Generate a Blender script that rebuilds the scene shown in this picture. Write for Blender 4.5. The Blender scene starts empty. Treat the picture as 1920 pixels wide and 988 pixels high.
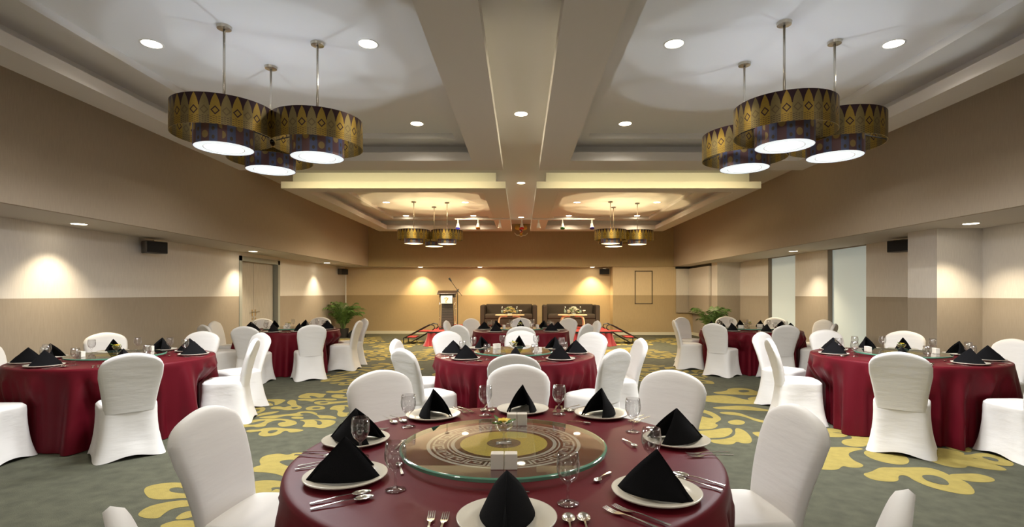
import bpy, bmesh, math, random
from mathutils import Vector, Matrix
C = bpy.context.scene
COL = C.collection
PI = math.pi
random.seed(7)

# ------------------------------------------------------------------ camera, world, exposure
cam_data = bpy.data.cameras.new('camera')
cam = bpy.data.objects.new('camera', cam_data)
COL.objects.link(cam)
cam.location = (0, 0, 1.45)
cam.rotation_euler = (PI / 2, 0, 0)
cam_data.sensor_width = 36
cam_data.lens = 36 * 970 / 1920
cam_data.shift_x = -17 / 1920
cam_data.shift_y = 56 / 1920
cam_data.clip_start = 0.05
C.camera = cam
w = bpy.data.worlds.new('world')
C.world = w
w.use_nodes = True
w.node_tree.nodes['Background'].inputs[0].default_value = (0.9, 0.93, 1.0, 1)
w.node_tree.nodes['Background'].inputs[1].default_value = 0.3
C.view_settings.view_transform = 'Standard'
C.view_settings.look = 'None'
C.view_settings.gamma = 1
C.view_settings.use_curve_mapping = False
C.view_settings.exposure = 0.42
C.cycles.max_bounces = 9
C.cycles.diffuse_bounces = 5
C.cycles.transparent_max_bounces = 24
C.cycles.caustics_reflective = False
C.cycles.caustics_refractive = False
C.cycles.sample_clamp_indirect = 4.0

# light strengths (watts) and colours
WARM = (1.0, 0.83, 0.57)
AMBER = (1.0, 0.74, 0.38)
NEUTRAL = (1.0, 0.93, 0.82)
COOL = (0.80, 0.91, 1.0)
P_DOWN = 66          # recessed lamps in the coffers
P_SOFFIT = 125        # recessed lamps over the side aisles
P_PEND_DOWN_FRONT = 33
P_PEND_UP_FRONT = 3.6
P_PEND_DOWN_REAR = 58
P_PEND_UP_REAR = 13
P_STAGE = 200
P_COVE = 15

# ------------------------------------------------------------------ node materials
MATS = {}
def new_mat(name):
    m = bpy.data.materials.new(name)
    m.use_nodes = True
    MATS[name] = m
    return m, m.node_tree, m.node_tree.nodes['Principled BSDF']
def setp(b, **k):
    for n, v in k.items():
        n = n.replace('_', ' ')
        if n in b.inputs:
            b.inputs[n].default_value = v if not (isinstance(v, tuple) and len(v) == 3) else (*v, 1)
def mat(name, col, rough=0.6, metal=0.0, noise=0.0, nscale=20, bump=0.0, bscale=60, stretch=None, **k):
    m, t, b = new_mat(name)
    setp(b, Base_Color=col, Roughness=rough, Metallic=metal, **k)
    if noise or bump:
        tc = t.nodes.new('ShaderNodeTexCoord')
        mp = t.nodes.new('ShaderNodeMapping')
        t.links.new(tc.outputs['Object'], mp.inputs[0])
        if stretch: mp.inputs['Scale'].default_value = stretch
    if noise:
        n = t.nodes.new('ShaderNodeTexNoise'); n.inputs['Scale'].default_value = nscale; n.inputs['Detail'].default_value = 4
        t.links.new(mp.outputs[0], n.inputs['Vector'])
        r = t.nodes.new('ShaderNodeMapRange'); r.inputs[1].default_value = 0.3; r.inputs[2].default_value = 0.7
        r.inputs[3].default_value = 1 - noise; r.inputs[4].default_value = 1 + noise
        t.links.new(n.outputs['Fac'], r.inputs[0])
        x = t.nodes.new('ShaderNodeVectorMath'); x.operation = 'SCALE'; x.inputs[0].default_value = col
        t.links.new(r.outputs[0], x.inputs['Scale']); t.links.new(x.outputs[0], b.inputs['Base Color'])
    if bump:
        n2 = t.nodes.new('ShaderNodeTexNoise'); n2.inputs['Scale'].default_value = bscale; n2.inputs['Detail'].default_value = 3
        t.links.new(mp.outputs[0], n2.inputs['Vector'])
        bp = t.nodes.new('ShaderNodeBump'); bp.inputs['Strength'].default_value = bump; bp.inputs['Distance'].default_value = 0.01
        t.links.new(n2.outputs['Fac'], bp.inputs['Height']); t.links.new(bp.outputs[0], b.inputs['Normal'])
    return m
def emit(name, col, s):
    m, t, b = new_mat(name)
    setp(b, Base_Color=(0.8, 0.8, 0.8), Emission_Color=col, Emission_Strength=s)
    return m
def glass(name, tint, refl_rough=0.02, ior=1.45, base=0.0):
    m, t, b = new_mat(name)
    t.nodes.remove(b)
    out = t.nodes['Material Output']
    tr = t.nodes.new('ShaderNodeBsdfTransparent'); tr.inputs[0].default_value = (*tint, 1)
    gl = t.nodes.new('ShaderNodeBsdfGlossy'); gl.inputs['Roughness'].default_value = refl_rough
    lw = t.nodes.new('ShaderNodeLayerWeight'); lw.inputs[0].default_value = 0.5
    pw = t.nodes.new('ShaderNodeMath'); pw.operation = 'POWER'; pw.inputs[1].default_value = 3.0
    fr = t.nodes.new('ShaderNodeMath'); fr.operation = 'MULTIPLY_ADD'; fr.inputs[1].default_value = 0.85; fr.inputs[2].default_value = 0.05
    t.links.new(lw.outputs['Facing'], pw.inputs[0]); t.links.new(pw.outputs[0], fr.inputs[0])
    ad = t.nodes.new('ShaderNodeMath'); ad.operation = 'ADD'; ad.inputs[1].default_value = base; ad.use_clamp = True
    mx = t.nodes.new('ShaderNodeMixShader')
    t.links.new(fr.outputs[0], ad.inputs[0]); t.links.new(ad.outputs[0], mx.inputs[0])
    t.links.new(tr.outputs[0], mx.inputs[1]); t.links.new(gl.outputs[0], mx.inputs[2]); t.links.new(mx.outputs[0], out.inputs[0])
    return m
class NT:
    """little helper to write math on node sockets"""
    def __init__(s, t): s.t = t
    def m(s, op, *a, clamp=False):
        n = s.t.nodes.new('ShaderNodeMath'); n.operation = op; n.use_clamp = clamp
        for i, v in enumerate(a):
            if isinstance(v, (int, float)): n.inputs[i].default_value = v
            else: s.t.links.new(v, n.inputs[i])
        return n.outputs[0]
    def mix(s, f, a, b):
        n = s.t.nodes.new('ShaderNodeMix'); n.data_type = 'RGBA'
        for i, v in ((0, f), (6, a), (7, b)):
            if isinstance(v, tuple): n.inputs[i].default_value = (*v, 1)
            elif isinstance(v, (int, float)): n.inputs[i].default_value = v
            else: s.t.links.new(v, n.inputs[i])
        return n.outputs[2]
def wallpaper(name, low, high, split):
    """two linen wallpapers, the join at a fixed height; fine vertical weave"""
    m, t, b = new_mat(name); n = NT(t)
    tc = t.nodes.new('ShaderNodeTexCoord'); sp = t.nodes.new('ShaderNodeSeparateXYZ')
    t.links.new(tc.outputs['Object'], sp.inputs[0])
    mp = t.nodes.new('ShaderNodeMapping'); mp.inputs['Scale'].default_value = (1, 1, 0.08)
    t.links.new(tc.outputs['Object'], mp.inputs[0])
    no = t.nodes.new('ShaderNodeTexNoise'); no.inputs['Scale'].default_value = 90; no.inputs['Detail'].default_value = 3
    t.links.new(mp.outputs[0], no.inputs['Vector'])
    f = n.m('MULTIPLY_ADD', no.outputs['Fac'], 0.24, 0.88)
    c = n.mix(n.m('GREATER_THAN', sp.outputs[2], split), low, high)
    x = t.nodes.new('ShaderNodeVectorMath'); x.operation = 'SCALE'
    t.links.new(c, x.inputs[0]); t.links.new(f, x.inputs['Scale']); t.links.new(x.outputs[0], b.inputs['Base Color'])
    bp = t.nodes.new('ShaderNodeBump'); bp.inputs['Strength'].default_value = 0.15; bp.inputs['Distance'].default_value = 0.004
    t.links.new(no.outputs['Fac'], bp.inputs['Height']); t.links.new(bp.outputs[0], b.inputs['Normal'])
    setp(b, Roughness=0.85)
    return m
PALE = (0.70, 0.665, 0.62); DADO = (0.355, 0.30, 0.235); LINEN = (0.405, 0.34, 0.265)
M_WALL = wallpaper('two tone wallpaper', DADO, PALE, 1.385)
M_BACK_WARMLIT = wallpaper('two tone wallpaper stage end', (0.42, 0.31, 0.17), (0.66, 0.52, 0.33), 1.385)  # golden lamplight of the stage end put into the wallpaper colours
M_LINEN = wallpaper('brown linen wallpaper', LINEN, LINEN, 9)
M_LINEN_WARMLIT = wallpaper('brown linen wallpaper stage end', (0.40, 0.31, 0.175), (0.40, 0.31, 0.175), 9)  # linen copy yellowed in its colour to carry the warm lamplight
M_CEIL = mat('ceiling paint', (0.74, 0.73, 0.71), 0.8)
M_RING = mat('tray frame paint', (0.66, 0.63, 0.60), 0.7)
M_SOFFIT = mat('soffit paint', (0.60, 0.56, 0.50), 0.8)
M_CREAM = mat('cream gloss paint', (0.66, 0.62, 0.48), 0.45)
M_GREYTRIM = mat('grey green door frame', (0.36, 0.38, 0.35), 0.45)
M_DOOR = mat('pale wood laminate', (0.46, 0.425, 0.375), 0.5, noise=0.12, nscale=6, stretch=(8, 8, 0.6))
M_BLIND = mat('pale roller blind lit from outside', (0.62, 0.68, 0.66), 0.7, Emission_Color=(0.80, 0.95, 0.92), Emission_Strength=0.14)
M_BLINDFRAME = mat('window reveal brown', (0.30, 0.24, 0.18), 0.7)
M_CARPET = mat('olive green carpet', (0.073, 0.075, 0.048), 0.95, noise=0.22, nscale=9, bump=0.5, bscale=140)
M_MOTIF = mat('yellow carpet motif', (0.31, 0.245, 0.06), 0.95, noise=0.10, nscale=14, bump=0.5, bscale=140)
M_COVER = mat('white stretch chair cover', (0.80, 0.785, 0.76), 0.75, bump=0.38, bscale=5, stretch=(0.7, 1, 3.5))
M_CLOTH = mat('burgundy satin cloth', (0.112, 0.0055, 0.0125), 0.46, noise=0.06, nscale=3, bump=0.06, bscale=9, Specular_IOR_Level=0.13)
M_PLATE = mat('cream glazed china', (0.72, 0.68, 0.58), 0.18)
M_NAPKIN = mat('black napkin cloth', (0.008, 0.008, 0.009), 0.9, bump=0.2, bscale=300, Specular_IOR_Level=0.06)
M_STEEL = mat('polished steel', (0.78, 0.76, 0.72), 0.16, 1.0)
M_CHROME = mat('brushed nickel', (0.62, 0.58, 0.50), 0.25, 1.0)
M_GLASS = glass('clear glass', (0.97, 0.97, 0.97), 0.04, 1.5, 0.05)
M_TOPGLASS = glass('turntable glass', (0.92, 0.93, 0.91), 0.02, 1.5, 0.10)
M_EDGE = mat('green glass edge', (0.10, 0.26, 0.18), 0.08, Specular_IOR_Level=0.8)
M_FROST = mat('frosted grey print', (0.50, 0.49, 0.44), 0.5)
M_GOLD = mat('gold glitter print', (0.62, 0.50, 0.05), 0.45, 0.15, noise=0.25, nscale=160, bump=0.4, bscale=220)
M_BLOCK = mat('ivory ceramic block', (0.82, 0.77, 0.68), 0.3)
M_PETAL = mat('yellow petal', (0.85, 0.62, 0.06), 0.6)
M_PETALW = mat('white petal', (0.85, 0.83, 0.74), 0.6)
M_LEAF = mat('green leaf', (0.10, 0.24, 0.05), 0.5)
M_PALM = mat('palm leaf', (0.09, 0.17, 0.035), 0.5, noise=0.3, nscale=8)
M_BLACK = mat('black plastic', (0.012, 0.012, 0.013), 0.5)
M_BLACKMET = mat('black painted tube', (0.010, 0.010, 0.011), 0.35)
M_GRILLE = mat('black speaker grille', (0.008, 0.008, 0.010), 0.7, bump=0.6, bscale=400)
M_SPKSIDE = mat('grey speaker shell', (0.11, 0.10, 0.09), 0.6)
M_RED = mat('red stage carpet', (0.30, 0.024, 0.020), 0.9, noise=0.1, nscale=20)
M_SOFA = mat('dark brown sofa cloth', (0.036, 0.024, 0.014), 0.85, bump=0.2, bscale=120)
M_BIRCH = mat('birch wood', (0.68, 0.52, 0.30), 0.4, noise=0.1, nscale=8)
M_WHITE = mat('white paint', (0.78, 0.77, 0.74), 0.5)
M_GREYBOX = mat('dark slats', (0.022, 0.020, 0.018), 0.5)
M_ORANGE = mat('orange print', (0.62, 0.25, 0.03), 0.6)
M_LAMP = emit('lamp face warm', (1.0, 0.86, 0.62), 14)
M_LAMPN = emit('lamp face white', (1.0, 0.95, 0.86), 12)
M_DIFF = emit('pendant diffuser white', (0.86, 0.95, 1.0), 0.62)
M_DIFFC = emit('pendant diffuser white centre', (0.93, 0.98, 1.0), 2.2)
M_DIFFW = emit('pendant diffuser warm', (1.0, 0.80, 0.42), 1.4)
M_DIFFWC = emit('pendant diffuser warm centre', (1.0, 0.84, 0.5), 8)

def songket(name, inner, bright):
    """woven metallic cloth: leaf points, diamonds and a lattice hem (outer) or blue and maroon stripes with gold dots (inner)"""
    m, t, b = new_mat(name); n = NT(t)
    tc = t.nodes.new('ShaderNodeTexCoord'); sp = t.nodes.new('ShaderNodeSeparateXYZ')
    t.links.new(tc.outputs['Object'], sp.inputs[0])
    X, Y, Z = sp.outputs
    ang = n.m('DIVIDE', n.m('ARCTAN2', Y, X), 2 * PI)
    no = t.nodes.new('ShaderNodeTexNoise'); no.inputs['Scale'].default_value = 160
    t.links.new(tc.outputs['Object'], no.inputs['Vector'])
    if not inner:
        N = 32
        a = n.m('MULTIPLY', n.m('ADD', ang, 1.0), N)
        fu = n.m('ABSOLUTE', n.m('SUBTRACT', n.m('FRACT', a), 0.5))      # 0 centre .. .5 edge
        odd = n.m('GREATER_THAN', n.m('MODULO', n.m('FLOOR', a), 2), 0.5)
        v = n.m('DIVIDE', Z, 0.255)                                        # 0 bottom .. 1 top
        vv = n.m('DIVIDE', n.m('SUBTRACT', v, 0.50), 0.50)
        hw = n.m('MULTIPLY', n.m('SUBTRACT', 1.0, n.m('MULTIPLY', vv, vv)), 0.47)
        leafz = n.m('GREATER_THAN', v, 0.58)
        leaf = n.m('MULTIPLY', leafz, n.m('GREATER_THAN', fu, hw))        # outside leaf in the top zone = dark
        d = n.m('ADD', n.m('DIVIDE', fu, 0.42), n.m('DIVIDE', n.m('ABSOLUTE', n.m('SUBTRACT', v, 0.44)), 0.15))
        ring = n.m('MULTIPLY', n.m('LESS_THAN', d, 1.0), n.m('GREATER_THAN', d, 0.66))
        lat = n.m('MULTIPLY', n.m('LESS_THAN', v, 0.26), n.m('GREATER_THAN', n.m('MULTIPLY', n.m('SINE', n.m('MULTIPLY', a, 2 * PI * 2)), n.m('SINE', n.m('MULTIPLY', v, 95))), 0.25))
        dark = n.m('MINIMUM', n.m('ADD', n.m('ADD', leaf, n.m('MULTIPLY', ring, n.m('MULTIPLY_ADD', odd, 0.6, 0.4))), n.m('MULTIPLY', lat, 0.6)), 1.0)
        gold = n.mix(odd, (0.22 * bright, 0.17 * bright, 0.07 * bright), (0.36 * bright, 0.235 * bright, 0.035 * bright))
        gold = n.mix(n.m('MULTIPLY', no.outputs['Fac'], 0.5), gold, (0.10, 0.07, 0.03))
        c = n.mix(dark, gold, (0.035, 0.014, 0.022))
        setp(b, Metallic=0.55, Roughness=0.36)
    else:
        N = 11
        a = n.m('MULTIPLY', n.m('ADD', ang, 1.0), N)
        fu = n.m('ABSOLUTE', n.m('SUBTRACT', n.m('FRACT', a), 0.5))
        v = n.m('DIVIDE', Z, 0.22)
        c = n.mix(n.m('GREATER_THAN', fu, 0.26), (0.20, 0.10, 0.11), (0.13, 0.17, 0.36))
        k = n.m('MODULO', n.m('FLOOR', a), 2)
        cz = n.m('MULTIPLY_ADD', k, -0.38, 0.66)
        dx = n.m('DIVIDE', fu, 0.20); dz = n.m('DIVIDE', n.m('SUBTRACT', v, cz), 0.15)
        r = n.m('SQRT', n.m('ADD', n.m('MULTIPLY', dx, dx), n.m('MULTIPLY', dz, dz)))
        c = n.mix(n.m('LESS_THAN', r, 1.0), c, (0.50, 0.36, 0.13))
        fu2 = n.m('SUBTRACT', 0.5, fu); dx2 = n.m('DIVIDE', fu2, 0.09)
        dz2 = n.m('DIVIDE', n.m('SUBTRACT', n.m('FRACT', n.m('MULTIPLY', v, 3)), 0.5), 0.24)
        r2 = n.m('SQRT', n.m('ADD', n.m('MULTIPLY', dx2, dx2), n.m('MULTIPLY', dz2, dz2)))
        c = n.mix(n.m('LESS_THAN', r2, 1.0), c, (0.12, 0.09, 0.05))
        c = n.mix(n.m('MULTIPLY', no.outputs['Fac'], 0.35), c, (0.16, 0.16, 0.20))
        setp(b, Metallic=0.3, Roughness=0.4)
    t.links.new(c, b.inputs['Base Color'])
    bp = t.nodes.new('ShaderNodeBump'); bp.inputs['Strength'].default_value = 0.25; bp.inputs['Distance'].default_value = 0.003
    t.links.new(no.outputs['Fac'], bp.inputs['Height']); t.links.new(bp.outputs[0], b.inputs['Normal'])
    return m
M_SONG = songket('gold woven shade cloth', False, 1.15)
M_SONGIN = songket('blue woven shade cloth', True, 1.0)

# ------------------------------------------------------------------ mesh helpers
class MB:
    def __init__(s): s.v = []; s.f = []; s.mi = []; s.cur = 0
    def face(s, ids): s.f.append(ids); s.mi.append(s.cur)
    def box(s, x0, x1, y0, y1, z0, z1):
        b = len(s.v)
        s.v += [(x0, y0, z0), (x1, y0, z0), (x1, y1, z0), (x0, y1, z0), (x0, y0, z1), (x1, y0, z1), (x1, y1, z1), (x0, y1, z1)]
        for q in ((3, 2, 1, 0), (4, 5, 6, 7), (0, 1, 5, 4), (1, 2, 6, 5), (2, 3, 7, 6), (3, 0, 4, 7)): s.face([b + i for i in q])
        return s
    def prism(s, poly, z0, z1):
        b = len(s.v); n = len(poly)
        s.v += [(x, y, z0) for x, y in poly] + [(x, y, z1) for x, y in poly]
        s.face([b + i for i in range(n)][::-1]); s.face([b + n + i for i in range(n)])
        for i in range(n):
            j = (i + 1) % n; s.face([b + i, b + j, b + n + j, b + n + i])
        return s
    def lathe(s, prof, seg=24, cx=0, cy=0, closed=False, cap0=False, cap1=False):
        b = len(s.v); n = len(prof)
        for r, z in prof:
            for k in range(seg):
                a = 2 * PI * k / seg; s.v.append((cx + r * math.cos(a), cy + r * math.sin(a), z))
        for i in range(n - 1 + (1 if closed else 0)):
            i2 = (i + 1) % n
            for k in range(seg):
                k2 = (k + 1) % seg; s.face([b + i * seg + k, b + i * seg + k2, b + i2 * seg + k2, b + i2 * seg + k])
        if cap0: s.face([b + k for k in range(seg)][::-1])
        if cap1: s.face([b + (n - 1) * seg + k for k in range(seg)])
        return s
    def tube(s, path, r, seg=8, caps=True):
        P = [Vector(p) for p in path]; b = len(s.v); n = len(P)
        up = Vector((0, 0, 1)); prev = None
        for i, p in enumerate(P):
            d = (P[min(i + 1, n - 1)] - P[max(i - 1, 0)]).normalized()
            if prev is None:
                a = d.cross(up)
                if a.length < 1e-3: a = d.cross(Vector((1, 0, 0)))
            else: a = prev - d * prev.dot(d)
            a.normalize(); prev = a; c = d.cross(a)
            rr = r[i] if isinstance(r, (list, tuple)) else r
            for k in range(seg):
                t = 2 * PI * k / seg; q = p + (a * math.cos(t) + c * math.sin(t)) * rr; s.v.append(tuple(q))
        for i in range(n - 1):
            for k in range(seg):
                k2 = (k + 1) % seg; s.face([b + i * seg + k, b + i * seg + k2, b + (i + 1) * seg + k2, b + (i + 1) * seg + k])
        if caps: s.face([b + k for k in range(seg)][::-1]); s.face([b + (n - 1) * seg + k for k in range(seg)])
        return s
    def grid(s, fn, nu, nv, wrap=False):
        b = len(s.v)
        for j in range(nv + 1):
            for i in range(nu if wrap else nu + 1): s.v.append(tuple(fn(i / nu, j / nv)))
        W = nu if wrap else nu + 1
        for j in range(nv):
            for i in range(nu):
                i2 = (i + 1) % W
                s.face([b + j * W + i, b + j * W + i2, b + (j + 1) * W + i2, b + (j + 1) * W + i])
        return s
    def xf(s, M, start=0):
        for i in range(start, len(s.v)): s.v[i] = tuple(M @ Vector(s.v[i]))
        return s
    def build(s, name, m, parent=None, smooth=False, bevel=0, loc=None, sharp=None, doubles=False):
        me = bpy.data.meshes.new(name); me.from_pydata(s.v, [], s.f)
        ms = m if isinstance(m, (list, tuple)) else [m]
        for x in ms: me.materials.append(x)
        if len(ms) > 1: me.polygons.foreach_set('material_index', s.mi)
        bm = bmesh.new(); bm.from_mesh(me)
        if doubles: bmesh.ops.remove_doubles(bm, verts=bm.verts, dist=1e-5)
        bmesh.ops.recalc_face_normals(bm, faces=bm.faces); bm.to_mesh(me); bm.free()
        if smooth:
            me.polygons.foreach_set('use_smooth', [True] * len(me.polygons))
            if sharp is not None:
                try: me.set_sharp_from_angle(angle=math.radians(sharp))
                except Exception: pass
        me.update()
        o = bpy.data.objects.new(name, me); COL.objects.link(o)
        if parent: o.parent = parent
        if loc: o.location = loc
        if bevel:
            bv = o.modifiers.new('bevel', 'BEVEL'); bv.width = bevel; bv.segments = 3; bv.limit_method = 'ANGLE'
        return o
def tag(o, label=None, cat=None, group=None, kind=None):
    if label: o['label'] = label
    if cat: o['category'] = cat
    if group: o['group'] = group
    if kind: o['kind'] = kind
    return o
def struct(o, label=None): o['kind'] = 'structure'; 
def thing(name, label, cat, loc=(0, 0, 0), rz=0, group=None):
    o = bpy.data.objects.new(name, None); COL.objects.link(o); o.empty_display_size = 0.1
    o.location = loc; o.rotation_euler = (0, 0, rz)
    return tag(o, label, cat, group)
def kids(o): return [c for c in KIDS.get(o.name, [])]
KIDS = {}
def reg(root):
    """remember a finished prototype's tree so that copies need no searching"""
    for o in list(COL.objects):
        if o.parent: 
            L = KIDS.setdefault(o.parent.name, [])
            if o not in L: L.append(o)
    return root
def copy_tree(o, parent=None):
    c = o.copy(); COL.objects.link(c)
    if parent: c.parent = parent
    for ch in KIDS.get(o.name, []): copy_tree(ch, c)
    return c
def structure(mb, name, m, **k):
    o = mb.build(name, m, **k); o['kind'] = 'structure'; return o
def lamp(kind, name, loc, power, col, size=0.1, rot=(0, 0, 0), size_y=None, spread=None, parent=None, spot=None, blend=0.5, batwing=False):
    d = bpy.data.lights.new(name, kind); d.energy = power; d.color = col
    if kind == 'AREA':
        d.size = size; d.shape = 'DISK'
        if size_y: d.shape = 'RECTANGLE'; d.size_y = size_y
        if spread: d.spread = spread
    elif kind == 'SPOT':
        d.spot_size = spot; d.spot_blend = blend; d.shadow_soft_size = size
    else: d.shadow_soft_size = size
    if kind == 'AREA' and spread: d.spread = spread
    if batwing:      # luminaire with a batwing distribution: the lit circle on the ceiling is evenly bright
        d.use_nodes = True; t = d.node_tree; em_ = t.nodes['Emission']; n = NT(t)
        tc = t.nodes.new('ShaderNodeTexCoord'); sp = t.nodes.new('ShaderNodeSeparateXYZ'); t.links.new(tc.outputs['Normal'], sp.inputs[0])
        c_ = n.m('MAXIMUM', n.m('ABSOLUTE', sp.outputs[2]), .45)
        t.links.new(n.m('POWER', c_, -3.0), em_.inputs['Strength'])
    o = bpy.data.objects.new(name, d); COL.objects.link(o); o.location = loc; o.rotation_euler = rot
    if parent: o.parent = parent
    return o

# ------------------------------------------------------------------ room shell
ZS = 2.38      # soffit height
ZC = 3.86      # main ceiling
YB = 18.6      # stage end wall
YU = 17.95     # upper wall over the stage end
XU = 5.3       # upper side walls
YN = -3.0
MOTIFS_HERE = None
MOTIF_NEAR_LEFT=[(1,[(-2.24,4.24),(-2.22,4.34),(-2.19,4.36),(-2.27,4.48),(-2.3,4.6),(-2.24,4.67),(-2.17,4.68),(-2.09,4.63),(-2.06,4.71),(-1.98,4.71),(-1.88,4.64),(-1.86,4.5),(-1.9,4.42),(-1.96,4.51),(-2.04,4.51),(-2.09,4.46),(-2.04,4.4),(-1.9,4.3),(-1.81,4.16),(-1.79,4.03),(-1.84,4.05),(-1.92,4.13),(-2.06,4.19),(-2.15,4.19)]),(1,[(-2.11,3.94),(-2.07,3.98),(-1.98,4.02),(-1.86,4.0),(-1.8,3.95),(-1.73,3.91),(-1.74,3.85),(-1.81,3.87),(-1.87,3.86),(-1.82,3.79),(-1.84,3.73),(-1.92,3.69),(-2.07,3.67),(-2.25,3.79),(-2.2,3.91)]),(1,[(-1.93,3.6),(-1.88,3.63),(-1.82,3.7),(-1.83,3.84),(-1.76,3.81),(-1.71,3.7),(-1.77,3.69),(-1.83,3.6)]),(1,[(-2.78,3.81),(-2.81,3.88),(-2.76,3.94),(-2.66,3.97),(-2.53,3.94),(-2.37,3.85),(-2.37,3.79),(-2.49,3.84),(-2.58,3.87),(-2.61,3.84),(-2.57,3.78),(-2.48,3.75),(-2.34,3.74),(-2.31,3.66),(-2.42,3.66),(-2.51,3.63),(-2.62,3.65),(-2.71,3.73)]),(1,[(-2.52,3.4),(-2.54,3.49),(-2.51,3.56),(-2.39,3.63),(-2.26,3.61),(-2.22,3.53),(-2.3,3.51),(-2.35,3.48),(-2.35,3.4),(-2.33,3.33),(-2.41,3.33),(-2.48,3.36)]),(1,[(-2.23,3.33),(-2.24,3.43),(-2.17,3.46),(-2.09,3.4),(-2.16,3.32),(-2.2,3.31)]),(1,[(-2.26,3.21),(-2.23,3.29),(-2.15,3.31),(-2.04,3.29),(-1.98,3.19),(-2.14,3.17)])]
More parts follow.
